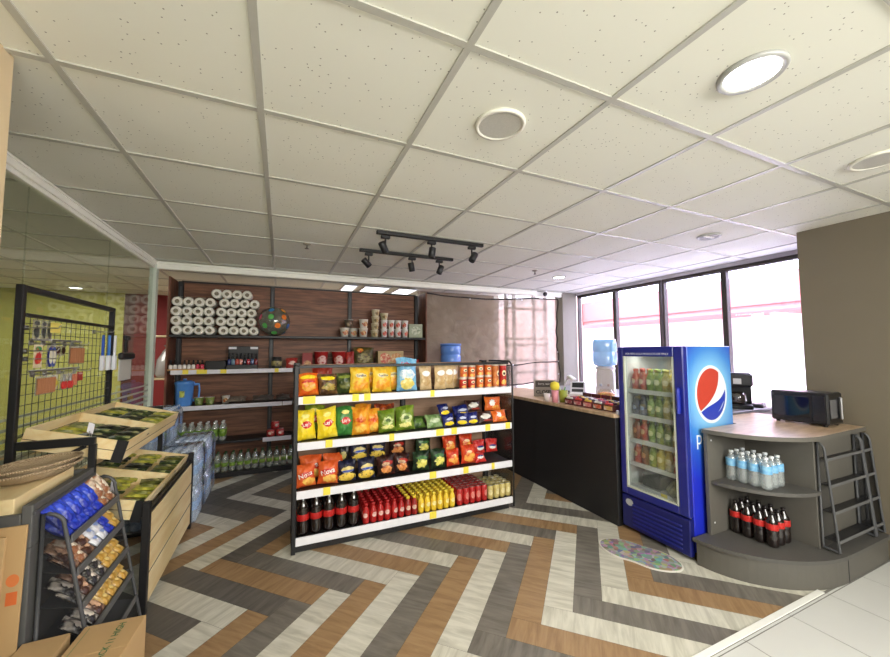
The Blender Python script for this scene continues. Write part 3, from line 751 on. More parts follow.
row([
 (layss(21), .18, 2.95, 0, 'yellow crisp bag with red round logo, leftmost on second island shelf', .05, .1),
 (layss(22), .335, 2.95, 0, 'yellow crisp bag with red round logo, second from left on second island shelf', 0, .1),
 (layss(23, ((58, 126, 56), (80, 150, 70))), .465, 2.975, 0, 'green crisp bag with red round logo on second island shelf', -.1, .1),
 (layss(24, ((120, 150, 48), (180, 190, 60))), .24, 3.08, .02, 'olive yellow crisp bag behind the two yellow ones on second shelf', 0, .05),
 (orange2(25), .585, 2.955, 0, 'orange crisp bag beside the green one on second island shelf', 0, .1),
 (orange2(26, .13, .18), .69, 2.99, 0, 'narrow orange crisp bag right of the wider orange one, second shelf', 0, .1),
 (orange2(27, .13, .21), .63, 3.09, 0, 'orange crisp bag behind the front two orange ones on second shelf', 0, .06),
 (make_bag('crisp_bag', 'crisps', .17, .2, .07, ((120, 44, 24), (200, 90, 34)), [('food_picture', 0, .7, .3, .14, ((214, 110, 40), (150, 60, 30)), .2)], [], 28), .82, 3.1, 0, 'red brown crisp bag standing behind the lime green bags on second shelf', 0, .06),
 (lime(29, .145, .175), .8, 2.955, 0, 'lime green crisp bag, left one of two on second island shelf', 0, .1),
 (lime(30, .165, .19), .955, 2.96, 0, 'lime green crisp bag, right one of two on second island shelf', 0, .1),
 (make_bag('snack_packet', 'snack packet', .14, .1, .06, ((44, 70, 30), (86, 116, 48)), [('food_picture', 0, .5, .3, .24, ((90, 124, 50), (60, 84, 36)), .3)], [], 31), 1.085, 2.98, 0, 'small dark green packet left of the pale green one, second island shelf', 0, .5),
 (make_bag('snack_packet', 'snack packet', .16, .11, .06, ((120, 152, 90), (160, 186, 130)), [('pale_panel', 0, .5, .36, .2, ((196, 210, 170), (130, 160, 100)), .15)], [], 32), 1.22, 2.95, 0, 'pale green packet lying back on the second shelf of the island unit', .1, .45),
 (bluey(33), 1.35, 2.945, 0, 'blue packet with yellow base, first from left on second island shelf', 0, .35),
 (bluey(34), 1.335, 3.0, .085, 'blue packet with yellow base lying on top of the others, second island shelf', .2, .5),
 (bluey(35), 1.475, 2.945, 0, 'blue packet with yellow base, second from left on second island shelf', -.1, .35),
 (bluey(36), 1.585, 2.945, 0, 'blue packet with yellow base, third from left on second island shelf', .1, .35),
 (bluey(37, .16, .1), 1.53, 3.06, .05, 'dark blue packet behind the front blue ones on second island shelf', .0, .3),
 (darkbrown(38), 1.715, 2.94, 0, 'dark brown packet with white panel, lower one on second island shelf', .1, .45),
 (darkbrown(39), 1.655, 3.06, .09, 'dark brown packet with white panel, upper one on second island shelf', 0, .35),
 (orange3(40, .17, .125), 1.86, 3.06, .085, 'orange packet with white figure, upper right on second island shelf', 0, .2),
 (orange3(41, .16, .1), 1.868, 2.94, 0, 'orange packet, lower right corner of second island shelf', -.05, .4),
], 'second shelf', SEC, G2)

# third shelf
G3 = 'snack bags on the third shelf of the island unit'
def nova(seed, w=.165, h=.165):
    return make_bag('crisp_bag', 'crisps', w, h, .08, ((222, 92, 40), (232, 112, 56)), [('food_picture', .12, .26, .34, .18, ((244, 196, 96), (230, 140, 50)), .2), ('red_banner', 0, .56, .42, .13, (196, 44, 36), .05)], [('Nova', -.02, .57, .72, (250, 246, 236), .22)], seed)
def blk_yel(seed, w=.15, h=.155):
    return make_bag('crisp_bag', 'crisps', w, h, .075, ((28, 28, 44), (40, 42, 70)), [('yellow_base', 0, .24, .46, .2, ((240, 208, 90), (220, 176, 50)), .12), ('pale_oval', 0, .58, .36, .16, ((226, 206, 130), (180, 170, 120)), .1), ('blue_ribbon', .02, .52, .38, .055, (50, 80, 170), 0)], [], seed)
def blk_red(seed, w=.15, h=.15):
    return make_bag('crisp_bag', 'crisps', w, h, .075, ((38, 24, 22), (70, 34, 28)), [('red_flash', .08, .66, .32, .12, (176, 44, 34), .15), ('food_picture', 0, .34, .34, .2, ((226, 150, 84), (170, 80, 40)), .2), ('pale_panel', -.04, .6, .24, .09, ((206, 170, 130), (120, 70, 50)), .1)], [], seed)
def grn_yel(seed, w=.15, h=.15):
    return make_bag('crisp_bag', 'crisps', w, h, .075, ((30, 44, 30), (44, 66, 40)), [('food_picture', .02, .4, .32, .24, ((232, 222, 110), (160, 170, 70)), .25), ('green_flash', 0, .7, .36, .09, (60, 110, 54), .15)], [], seed)
def org_red(seed, w=.15, h=.15):
    return make_bag('crisp_bag', 'crisps', w, h, .075, ((206, 56, 30), (222, 84, 40)), [('food_picture', 0, .4, .36, .26, ((246, 176, 80), (226, 100, 40)), .25), ('pale_flash', -.04, .66, .2, .08, ((250, 220, 170), (230, 120, 60)), .1)], [], seed)
def red_white(seed, w=.13, h=.115):
    return make_bag('snack_packet', 'snack packet', w, h, .055, ((196, 40, 34), (210, 60, 50)), [('white_panel', .02, .4, .34, .16, ((240, 236, 230), (210, 120, 100)), .1), ('blue_ribbon', 0, .52, .3, .08, (40, 52, 120), .05)], [], seed)
row([
 (nova(51, .145, .155), .185, 2.95, 0, 'orange crisp bag with white slanted brand lettering, leftmost on third shelf', 0, .15),
 (nova(52, .15, .16), .34, 2.95, 0, 'orange crisp bag with white slanted brand lettering, second on third shelf', 0, .15),
 (nova(53), .23, 3.06, .02, 'orange crisp bag behind the leftmost front one on third island shelf', 0, .12),
 (nova(54), .4, 3.065, .02, 'orange crisp bag behind the second front one on third island shelf', 0, .12),
 (blk_yel(55, .14, .15), .48, 2.945, 0, 'black and yellow crisp bag, left one in front, third island shelf', 0, .12),
 (blk_yel(56, .14, .15), .63, 2.945, 0, 'black and yellow crisp bag, right one in front, third island shelf', 0, .12),
 (blk_yel(57), .6, 3.08, .1, 'black and yellow crisp bag, left one of upper pair, third island shelf', 0, .1),
 (blk_yel(58, .14), .75, 3.09, .1, 'black and yellow crisp bag, right one of upper pair, third island shelf', 0, .1),
 (make_bag('crisp_bag', 'crisps', .11, .15, .06, ((30, 28, 26), (50, 46, 36)), [('pale_oval', 0, .45, .28, .2, ((190, 176, 100), (96, 84, 50)), .15)], [], 59), .475, 3.1, .09, 'narrow black packet left of the upper black and yellow bags, third shelf', 0, .1),
 (blk_red(60, .145), .79, 2.945, 0, 'black and red crisp bag, first from left in front, third island shelf', 0, .12),
 (blk_red(61, .14), .92, 2.96, 0, 'black and red crisp bag, second from left in front, third island shelf', 0, .12),
 (blk_red(62), .93, 3.1, .1, 'black and red crisp bag, upper one behind the front pair, third shelf', 0, .1),
 (grn_yel(63, .145), 1.085, 2.945, 0, 'dark green crisp bag with yellow picture, left in front, third island shelf', 0, .12),
 (grn_yel(64, .145), 1.245, 2.945, 0, 'dark green crisp bag with yellow picture, right in front, third island shelf', 0, .12),
 (grn_yel(65, .15), 1.16, 3.09, .09, 'dark green crisp bag with yellow picture, upper one on third shelf', 0, .1),
 (org_red(66, .13, .135), 1.385, 2.945, 0, 'red orange crisp bag, left one in front on third island shelf', 0, .14),
 (org_red(67, .15, .15), 1.54, 2.95, 0, 'red orange crisp bag, right one in front on third island shelf', 0, .14),
 (org_red(68, .14), 1.41, 3.07, .07, 'red orange crisp bag, left one of back pair on third shelf', 0, .1),
 (org_red(69, .14), 1.58, 3.08, .07, 'red orange crisp bag, right one of back pair on third shelf', 0, .1),
 (red_white(70, .12, .09), 1.655, 2.93, 0, 'small red and white packet lying in front on third island shelf', .2, .7),
 (red_white(71), 1.71, 3.06, .04, 'red and white packet, left one of back pair, third shelf right end', 0, .15),
 (red_white(72), 1.845, 3.06, .04, 'red and white packet, right one of back pair, third shelf right end', 0, .15),
], 'third shelf', THI, G3)

# bottom shelf: bottles and cans
def soda_bottle(h, r, liquid, label, cap, lab0, lab1, name='soft_drink_bottle', clear=False):
    def f():
        prof = [(0, .004), (r*.7, 0), (r*.96, .012), (r, .03), (r, h*.3), (r*.95, h*.36), (r, h*.42), (r, h*.64), (r*.95, h*.7), (r*.82, h*.76), (r*.58, h*.84), (r*.38, h*.9), (r*.35, h*.94), (0, h*.94)]
        mat = film(liquid, .3, .06, .5, name='clear_bottle') if clear else plain(liquid, .1, spec=.7, coat=.6)
        o = MB().lathe(prof, n=16).build(name, mat); o['category'] = 'bottle'
        MB().lathe([(0, h*.93), (r*.43, h*.93), (r*.43, h*.99), (r*.38, h), (0, h)], n=14).build('cap', plain(cap, .4), o)
        pr = [(r*1.015, h*lab0), (r*1.02, h*(lab0+.02)), (r*1.02, h*(lab1-.02)), (r*1.01, h*lab1)]
        if lab0 < .36: pr = [(r*1.02, h*lab0), (r*1.02, h*lab1)]
        MB().lathe([(r*.9, h*lab0)]+pr+[(r*.9, h*lab1)], n=16).build('label', foil(*label) if isinstance(label[0], tuple) else foil(label), o)
        return o
    return Kind(f)
coke = soda_bottle(.282, .043, (22, 12, 10), (176, 30, 28), (150, 22, 22), .37, .53)
zb = TIER['bottom shelf']+.001
GC = 'dark cola bottles on the bottom island shelf'
for j in range(3):
    for i in range(5):
        coke.put((.168+i*.09, 2.922+j*.094, zb), (0, 0, R(40*i)), 'dark cola bottle with red label, %s from left in %s, bottom island shelf' % (ORD[i], ROW[j]), GC)
def small_bottle(h, r, body, cap, pic):
    def f():
        o = MB().lathe([(0, .003), (r*.8, 0), (r, .01), (r, h*.56), (r*.92, h*.64), (r*.55, h*.8), (r*.46, h*.87), (0, h*.87)], n=14).build('drink_bottle', foil(*body)); o['category'] = 'bottle'
        MB().lathe([(0, h*.86), (r*.6, h*.86), (r*.62, h*.985), (r*.52, h), (0, h)], n=14).build('cap', plain(cap, .4), o)
        fn = lambda a, z: (r*1.02*math.sin(a/r), -r*1.02*math.cos(a/r), z)
        blob(fn, 0, h*.42, r*.75, h*.12, jag=.1, n=14, rings=3).build('brand_panel', foil(*pic), o)
        return o
    return Kind(f)
rb = small_bottle(.148, .0262, ((172, 30, 30), (190, 44, 40)), (168, 28, 30), ((226, 190, 180), (190, 70, 60)))
rby = small_bottle(.148, .0262, ((150, 30, 28), (180, 54, 40)), (236, 206, 60), ((220, 190, 170), (190, 70, 60)))
yb_ = small_bottle(.148, .0262, ((238, 206, 60), (226, 180, 50)), (240, 214, 70), ((246, 232, 160), (230, 196, 60)))
x = .605; n = 0
for i in range(14):
    for j in range(7):
        k = rb if i < 6 else (rby if i < 8 else yb_)
        d = 'red bottle with red cap' if i < 6 else ('red bottle with yellow cap' if i < 8 else 'yellow bottle with yellow cap')
        q = i if i < 6 else (i-6 if i < 8 else i-8)
        k.put((.622+i*.0562, 2.905+j*.0545, zb), (0, 0, R((i*37+j*53) % 50-25)), 'small %s, %s from left in %s, bottom island shelf' % (d, ORD[q], ROW[j]), 'small %ss on the bottom island shelf' % ('red bottle' if i < 8 else 'yellow bottle'))
def can(h, r, body, pic):
    def f():
        o = MB().lathe([(0, .004), (r*.78, .0), (r, .012), (r, h-.014), (r*.84, h-.003)], n=16).build('drink_can', [foil(*body)]); o['category'] = 'can'
        MB().lathe([(0, h-.006), (r*.8, h-.006), (r*.86, h), (r*.88, h-.004)], n=16).build('can_lid', plain((206, 206, 204), .3, metal=.8), o)
        fn = lambda a, z: (r*1.02*math.sin(a/r), -r*1.02*math.cos(a/r), z)
        blob(fn, 0, h*.5, r*.7, h*.22, jag=.12, n=14, rings=3).build('brand_panel', foil(*pic), o)
        return o
    return Kind(f)
rc = can(.14, .0285, ((176, 34, 34), (196, 50, 46)), ((216, 130, 120), (184, 50, 46)))
gc = can(.122, .0285, ((206, 190, 120), (186, 164, 96)), ((228, 216, 160), (170, 150, 90)))
for i in range(5):
    for j in range(6):
        rc.put((1.425+i*.0605, 2.908+j*.061, zb), (0, 0, R((i*37+j*53) % 50-25)), 'red drink can, %s from left in %s, bottom island shelf' % (ORD[i], ROW[j]), 'red drink cans on the bottom island shelf')
for i in range(4):
    for j in range(4):
        gc.put((1.735+i*.0605, 2.912+j*.063, zb), (0, 0, R((i*37+j*53) % 50-25)), 'pale gold drink can, %s from left in %s, bottom island shelf' % (ORD[i], ROW[j]), 'pale gold drink cans on the bottom island shelf')
# ------------------------------------------------------------------ walnut back shelf
SF, SB = 4.88, 5.22
SZ = {'lowest': .055, 'fourth': .41, 'third': .822, 'second': 1.22, 'top': 1.615}
def back_shelf():
    g = thing('wall_shelf', 'tall walnut backed shelf unit with black uprights along the back', 'shelf', (.38, SF, 0))
    L = lambda x0, x1, y0, y1, z0, z1: (x0-.38, x1-.38, y0-SF, y1-SF, z0, z1)
    X = (-1.1, -.12, .86, 1.84)
    for i in range(3):
        MB().span(*L(X[i]+.02, X[i+1]-.02, SB, SB+.02, .1, 2.25)).build('back_panel', WALNUT, g)
    for x in X:
        u = MB().span(*L(x-.025, x+.025, SB-.035, SB+.03, 0, 2.26), 0, .003).build('upright', BLACK, g)
        MB().span(*L(x-.006, x+.006, SB-.0365, SB-.0352, .1, 2.2)).build('slot_strip', plain((62, 62, 64), .4), u)
    MB().span(*L(X[0], X[3], SB-.01, SB+.035, 2.25, 2.272), 0, .003).build('top_rail', BLACK, g)
    for x, y0, y1 in ((X[0]-.045, SF+.02, SB+.03), (X[3]+.045, SF, SB+.03)):
        MB().span(*L(x-.01, x+.01, y0, y1, 0, 2.262), 0, .002).build('side_panel', WALNUTV, g)
    MB().span(*L(X[0], X[3], SF+.02, SB-.04, 0, .026), 0, .003).build('plinth', BLACK, g)
    for nm, z in SZ.items():
        a, b = X[0]-.02, X[3]+.03
        if nm == 'top': a, b = -1.13, X[3]+.03
        sh = MB().span(*L(a, b, SF+.015, SB-.037, z-.028, z), 0, .003).build('shelf_board', BLACK, g)
        rails = {'second': [(-1.1, .13)], 'third': [(-1.1, .02), (.025, .13)], 'fourth': [(-.18, .13)]}.get(nm, [])
        for x0, x1 in rails:
            MB().span(*L(x0, x1, SF-.003, SF+.014, z-.045, z+.003), 0, .003).build('price_rail', plain((226, 226, 232), .4), sh)
        if nm == 'second':
            for x, w in ((-.99, .055), (-.86, .1), (-.63, .06), (-.07, .045)):
                MB().span(*L(x, x+w, SF-.0046, SF-.0036, z-.042, z+.004)).build('price_tag', YELLOWTAG, sh)
back_shelf()
OFFW = plain((240, 238, 226), .85, bump=.3, scale=60)
def roll_pack():
    p = thing('toilet_roll_pack', 'x', 'toilet paper')
    film_ = film((240, 242, 244), .1, .2, .2, name='pack_wrap')
    for i in range(4):
        r = .0525; y0, y1 = 0, .2; c = ((i-1.5)*.1045, 0, 0)
        mb = MB().at(c, -PI/2)
        pr = [(.021, .004), (.026, 0), (r*.9, -.002), (r, .012), (r*1.0, .19), (r*.9, .2), (.021, .2), (.021, .004)]
        o = len(mb.v)
        mb.lathe([(.021, .005), (.03, 0), (r*.86, -.001), (r, .014), (r, .19), (r*.88, .2), (0, .2)], n=20)
        mb.f.pop(-1) if False else None
        ro = mb.build('roll', OFFW, p)
        mc = MB().at(c, -PI/2); mc.lathe([(.0205, .03), (.0205, .004), (.0225, .0035), (.0225, .03)], n=16)
        mc.build('core', plain((150, 138, 118), .9), ro)
        MB().at(c, -PI/2).lathe([(0, .0045), (.0205, .0045), (.0205, .006), (0, .006)], n=16).build('core_shade_disc', plain((140, 134, 116), .9), ro)  # disc across the core, the hollow's shade put into its colour
    mb = MB()                                                      # transparent wrap closing around the four rolls
    n = 28; pts = []
    for k in range(n):
        a = 2*PI*k/n; cx = (.158 if math.cos(a) > 0 else -.158); pts.append((cx+.0545*math.cos(a), .0535*math.sin(a)))
    vs = [(x, -.006, z) for x, z in pts]+[(x, .205, z) for x, z in pts]
    mb.add(vs, [(k, (k+1) % n, n+(k+1) % n, n+k) for k in range(n)], 0, True)
    mb.build('clear_wrap', film_, p)
    return p
rp_ = Kind(roll_pack)
zt_ = SZ['top']+.0545
for i, (dx, y) in enumerate(((0, 0), (-.01, .004), (-.012, -.002), (-.003, .003))):
    rp_.put((-.918+dx, 4.93+y, zt_+i*.1075), (0, 0, R((i*31) % 5-2)*.4), 'white toilet roll pack, %s from bottom of the left stack on the walnut shelf' % ORD[i], 'toilet roll packs on the walnut shelf')
for i, (dx, y) in enumerate(((.01, 0), (-.02, .004), (-.018, -.002), (.012, .003), (-.07, .0))):
    rp_.put((-.476+dx, 4.93+y, zt_+i*.1075), (0, 0, R((i*43) % 5-2)*.4), 'white toilet roll pack, %s from bottom of the right stack on the walnut shelf' % ORD[i], 'toilet roll packs on the walnut shelf')
# beach ball
bb = thing('beach_ball', 'clear inflatable ball with coloured dots on the walnut shelf', 'ball', (-.085, 5.0, SZ['top']+.182))
Rb = .178
sph = [(Rb*math.cos(R(-90+9*i)), Rb*math.sin(R(-90+9*i))) for i in range(21)]
MB().lathe(sph, n=32).build('shell', film((150, 156, 140), .3, .1, .35, name='ball_vinyl'), bb)
rr = random.Random(5); dots = [(40, 140, 200), (236, 160, 40), (214, 84, 110), (90, 180, 90), (240, 130, 40), (70, 120, 190)]
k = 0
for lat in (-55, -20, 15, 48, 80):
    for j in range(max(2, int(8*math.cos(R(lat))))):
        lon = 2*PI*(j+.5*(k % 2))/max(2, int(8*math.cos(R(lat)))); la = R(lat)
        nrm = Vector((math.cos(la)*math.cos(lon), math.cos(la)*math.sin(lon), math.sin(la)))
        t1 = nrm.cross(Vector((0, 0, 1))).normalized(); t2 = nrm.cross(t1)
        fn = lambda a, b: tuple((nrm*Rb+t1*a+t2*b).normalized()*(Rb+.0015))
        blob(fn, 0, 0, .034, .034, n=14, rings=2).build('coloured_dot', plain(dots[(k*5+j) % 6], .4), bb)
    k += 1
# top shelf right: cup stacks
def cup(h, r, c, c2, lid=(236, 232, 220)):
    def f():
        o = MB().lathe([(0, .0), (r*.74, 0), (r*.97, h-.006), (r*1.03, h-.004), (r*1.03, h)], n=18).build('noodle_cup', foil(c, c, .5)); o['category'] = 'cup'
        MB().lathe([(0, h-.001), (r*1.0, h-.001), (r*1.0, h+.002), (0, h+.002)], n=18).build('lid', plain(lid, .5), o)
        rad = lambda z: r*(.74+.23*z/h)+.0012
        fn = lambda a, z: (rad(z)*math.sin(a/r), -rad(z)*math.cos(a/r), z)
        blob(fn, 0, h*.45, r*.8, h*.28, jag=.15, n=14, rings=3).build('brand_panel', foil(*c2), o)
        return o
    return Kind(f)
CT = 'cups stacked on the right of the top walnut shelf'
cw = cup(.115, .062, (236, 230, 216), ((176, 90, 40), (220, 190, 140))); cn = cup(.115, .046, (238, 234, 226), ((196, 70, 50), (226, 200, 170)))
ck = cup(.09, .055, (206, 196, 160), ((120, 104, 60), (206, 180, 120))); cd = cup(.105, .06, (104, 92, 78), ((150, 130, 100), (90, 80, 64)))
z = SZ['top']+.001
cw.put((.755, 4.95, z), (0, 0, .2), 'white noodle cup, lower one at the left end of the top shelf cup stacks', CT)
cd.put((.81, 4.955, z+.119), (0, 0, 0), 'dark banded noodle cup standing on top of the leftmost white cup', CT)
cw.put((.885, 5.06, z), (0, 0, .2), 'white noodle cup behind the gap between the first and second cup stacks', CT)
cw.put((1.0, 4.95, z), (0, 0, -.1), 'white noodle cup, lower one of the second stack on the top walnut shelf', CT)
cw.put((1.005, 4.955, z+.119), (0, 0, .3), 'white noodle cup, upper one of the second stack on the top walnut shelf', CT)
ck.put((1.155, 4.95, z), (0, 0, 0), 'beige noodle cup, lowest of the third stack on the top walnut shelf', CT)
ck.put((1.16, 4.95, z+.094), (0, 0, .3), 'beige noodle cup, second in the tall third stack on the top shelf', CT)
ck.put((1.165, 4.95, z+.188), (0, 0, .1), 'beige noodle cup, third in the tall third stack on the top shelf', CT)
ck.put((1.165, 4.95, z+.282), (0, 0, .5), 'beige noodle cup, topmost of the tall third stack on the top shelf', CT)
for i, x in enumerate((1.285, 1.385, 1.485, 1.585)):
    cn.put((x, 4.945, z), (0, 0, .1*i), 'narrow white cup, lower one in the %s of four stacks beside the box' % ORD[i], CT)
    cn.put((x+.002, 4.947, z+.119), (0, 0, -.2*i), 'narrow white cup, upper one in the %s of four stacks beside the box' % ORD[i], CT)
ck.put((1.285, 4.947, z+.238), (0, 0, 0), 'beige noodle cup on top of the first narrow white cup stack', CT)
def carton(name, cat, w, d, h, c, panels, lab, loc, rz=0, grp=None):
    o = MB().span(-w/2, w/2, 0, d, 0, h, 0, .002).build(name, plain(c, .55), None, loc, (0, 0, rz)); tag(o, lab, cat, grp)
    for (pn, cx, cz, rx, rz_, col, jag) in panels:
        blob(lambda a, b: (a, -.0012, b), cx*w, cz*h, rx*w, rz_*h, jag=jag, n=16, rings=2).build(pn, foil(*col) if isinstance(col[0], tuple) else foil(col), o)
    return o
carton('carton', 'box', .2, .18, .19, (150, 160, 132), [('printed_panel', 0, .5, .36, .34, ((190, 196, 170), (110, 130, 100)), .1)], 'pale green carton at the right end of the top walnut shelf', (1.735, 4.91, z))
# second shelf, behind the island shelf
z = SZ['second']+.001; GN = 'groceries on the second walnut shelf'
jar = MB().lathe([(0, 0), (.058, 0), (.06, .01), (.06, .1), (.05, .112), (.05, .118), (0, .118)], n=20).build('canister', plain((60, 62, 60), .3), None, (-.05, 4.98, z)); tag(jar, 'dark round canister at the left of the second walnut shelf groceries', 'jar', GN)
MB().lathe([(0, .118), (.054, .118), (.054, .14), (0, .14)], n=20).build('lid', plain((40, 40, 38), .35), jar)
MB().lathe([(.0608, .03), (.0612, .03), (.0612, .09), (.0608, .09)], n=20).build('label', foil((170, 160, 110), (90, 88, 70)), jar)
def flatbag(w, h, c, pan, lab, x, y=4.95, dz=0, lean=.2):
    put_bag(make_bag('snack_packet', 'snack packet', w, h, .06, c, pan, [], int(x*100) % 50), x, y, z+dz, lab, GN, 0, lean)
flatbag(.14, .12, ((166, 46, 40), (190, 80, 70)), [('picture', 0, .5, .3, .2, ((220, 190, 180), (170, 60, 50)), .2)], 'small red packet right of the dark canister, second walnut shelf', .125)
carton('tea_box', 'box', .12, .1, .185, (140, 40, 36), [('picture', 0, .3, .36, .2, ((206, 150, 80), (120, 50, 40)), .15)], 'dark red box left of the big red noodle cups, second walnut shelf', (.3, 4.93, z), 0, GN)
cr = cup(.2, .09, (186, 42, 40), ((226, 190, 180), (180, 50, 44)), (226, 220, 210))
cr.put((.47, 4.98, z), (0, 0, .1), 'big red noodle cup, left one behind the island shelf rail', GN)
cr.put((.69, 4.98, z), (0, 0, -.1), 'big red noodle cup, right one behind the island shelf rail', GN)
put_bag(make_bag('noodle_packet', 'snack packet', .12, .19, .05, ((156, 40, 36), (180, 60, 50)), [], [], 4), .835, 4.97, z, 'red packet right of the two big red noodle cups', GN, 0, .1)
put_bag(make_bag('noodle_packet', 'snack packet', .27, .25, .08, ((74, 70, 34), (110, 96, 50)), [('picture', .0, .4, .34, .24, ((150, 140, 80), (84, 60, 34)), .25), ('red_header', -.2, .84, .16, .1, ((190, 60, 30), (220, 150, 50)), .2)], [], 5), 1.02, 4.97, z, 'dark green packet with red header on the second walnut shelf', GN, 0, .1)
carton('noodle_box', 'box', .36, .14, .205, (186, 160, 110), [('picture', -.22, .5, .22, .34, ((200, 90, 60), (230, 206, 160)), .15), ('picture', .22, .5, .22, .34, ((196, 130, 70), (226, 200, 150)), .15)], 'wide cream noodle box at the right of the second walnut shelf', (1.38, 4.93, z), 0, GN)
flatbag(.14, .08, ((170, 44, 40), (190, 70, 60)), [], 'small red packet at the far right of the second walnut shelf', 1.74)
# second shelf left: nail polish
def polish(c):
    def f():
        o = MB().lathe([(0, 0), (.017, 0), (.019, .004), (.019, .042), (.01, .05), (0, .05)], n=12).build('nail_polish_bottle', plain(c, .15, coat=.5)); o['category'] = 'nail polish'
        MB().lathe([(0, .05), (.0105, .05), (.009, .098), (0, .1)], n=10).build('cap', BLACK, o)
        return o
    return Kind(f)
pw = polish((236, 232, 226)); pp = polish((206, 70, 90))
tr_ = MB().span(-.17, .17, 0, .2, 0, .012, 0, .002).build('wooden_tray', plain((206, 160, 96), .6), None, (-.965, 4.9, z)); tag(tr_, 'shallow wooden tray under the small white bottles on the walnut shelf', 'tray')
for i in range(8):
    (pp if i in (6, 7) else pw).put((-1.112+i*.042, 4.935, z+.013), (0, 0, 0), 'small %s nail polish bottle, %s from left on the wooden tray' % ('pink' if i in (6, 7) else 'white', ORD[i]), 'nail polish bottles on the wooden tray')
st = thing('polish_display', 'black display stand of nail polish with two white stickers', 'display stand', (-.42, 4.93, z))
MB().span(-.16, .16, 0, .16, 0, .05, 0, .003).build('base', BLACK, st); MB().span(-.16, .16, .13, .15, .05, .27, 0, .003).build('back_board', BLACK, st)
for x in (-.115, .115): MB().span(x-.042, x+.042, .128, .1295, .235, .262).build('white_sticker', WHITE, st)
cols = [(60, 70, 120), (120, 150, 170), (190, 90, 80), (226, 150, 130), (60, 60, 70), (170, 60, 70), (90, 110, 150), (140, 60, 60)]
for i in range(8):
    o = polish(cols[i]).put((-.56+i*.04, 5.0, z+.051), (0, 0, 0), 'coloured nail polish bottle, %s from left in the black display stand' % ORD[i], 'coloured nail polish bottles in the display', (1, 1, 1.35))
bx = MB().span(-.1, .1, 0, .16, 0, .1, 0, .006).build('black_case', plain((20, 20, 22), .3), None, (-.69, 4.925, z)); tag(bx, 'low black case between white bottles and polish display', 'case')
# third shelf: pitcher, cups, flat packs
z = SZ['third']+.001
p = thing('water_pitcher', 'light blue plastic pitcher on the left of the walnut shelf', 'pitcher', (-.985, 4.98, z))
BL = plain((84, 142, 214), .3); p.scale = (.98, .98, 1.42)
MB().lathe([(0, 0), (.075, 0), (.08, .01), (.092, .17), (.098, .172), (.098, .185), (.06, .196), (.0, .2)], n=24).build('jug_body', BL, p)
MB().tube([(.088, 0, .165), (.14, 0, .165), (.145, 0, .12), (.14, 0, .05), (.085, 0, .04)], .011, 8).build('handle', BL, p)
MB().lathe([(0, .2), (.02, .2), (.018, .212), (0, .212)], n=12).build('lid_knob', BL, p)
fn = lambda a, zz: (.089*math.sin(a/.089), -.089*math.cos(a/.089), zz)
mb = MB(); mb.grid(lambda a, b: fn(-.03+a*.05, .07+b*.05), 6, 2); mb.build('sticker', foil((190, 200, 90), (60, 90, 50)), p)
mug = cup(.085, .048, (148, 166, 84), ((96, 120, 60), (200, 206, 150)))
for i, x in enumerate((-.84, -.735)):
    mug.put((x, 4.96, z), (0, 0, .2*i), 'green printed cup, %s one beside the blue pitcher' % ('left', 'right')[i], 'green cups beside the blue pitcher')
cw.put((-.585, 5.02, z), (0, 0, 0), 'white cup standing behind the right green cup, third walnut shelf', 'green cups beside the blue pitcher', (.7, .7, .75))
for i, (x, w, c) in enumerate(((-.47, .2, (150, 140, 124)), (-.19, .24, (120, 116, 110)), (.03, .16, (110, 108, 104)))):
    put_bag(make_bag('flat_packet', 'packet', w, .2, .05, (c, tuple(int(v*.75) for v in c)), [], [], i+60), x, 4.91, z+.028, 'grey flat packet lying %s on the third walnut shelf' % ('left of centre', 'in the middle', 'at the right end')[i], 'flat packets on the third walnut shelf', 0, 1.42)
# fourth and lowest shelf: green bottles, red tins
gb = soda_bottle(.215, .034, (226, 232, 220), ((110, 150, 46), (140, 180, 70)), (220, 224, 216), .24, .62, 'green_label_bottle', True)
gb2 = soda_bottle(.21, .034, (206, 214, 200), ((110, 146, 50), (150, 180, 80)), (60, 90, 50), .3, .5, 'green_label_bottle', True)
z = SZ['fourth']+.001
for j in range(2):
    for i in range(7):
        gb.put((-1.06+i*.077, 4.94+j*.085, z), (0, 0, R(17*i+j)), 'bottle with wide green label, %s from left in %s, fourth walnut shelf' % (ORD[i], ROW[j]), 'green label bottles on the fourth walnut shelf')
z = SZ['lowest']+.001
for j in range(2):
    for i in range(12):
        gb2.put((-.72+i*.077, 4.94+j*.085, z), (0, 0, R(17*i+j)), 'clear bottle with green label, %s from left in %s, lowest walnut shelf' % (ORD[i], ROW[j]), 'clear green label bottles on the lowest walnut shelf')
tin = can(.088, .046, ((176, 44, 44), (200, 70, 64)), ((236, 226, 210), (196, 80, 70)))
z = SZ['fourth']+.001; GTN = 'red food tins beside the island shelf'
for i, (x, dz, nm) in enumerate(((-.095, 0, 'lower left'), (.005, 0, 'lower right'), (-.05, .09, 'upper'))):
    tin.put((x, 4.94, z+dz), (0, 0, .3*i), 'red food tin, %s one of the little stack on the fourth walnut shelf' % nm, GTN)
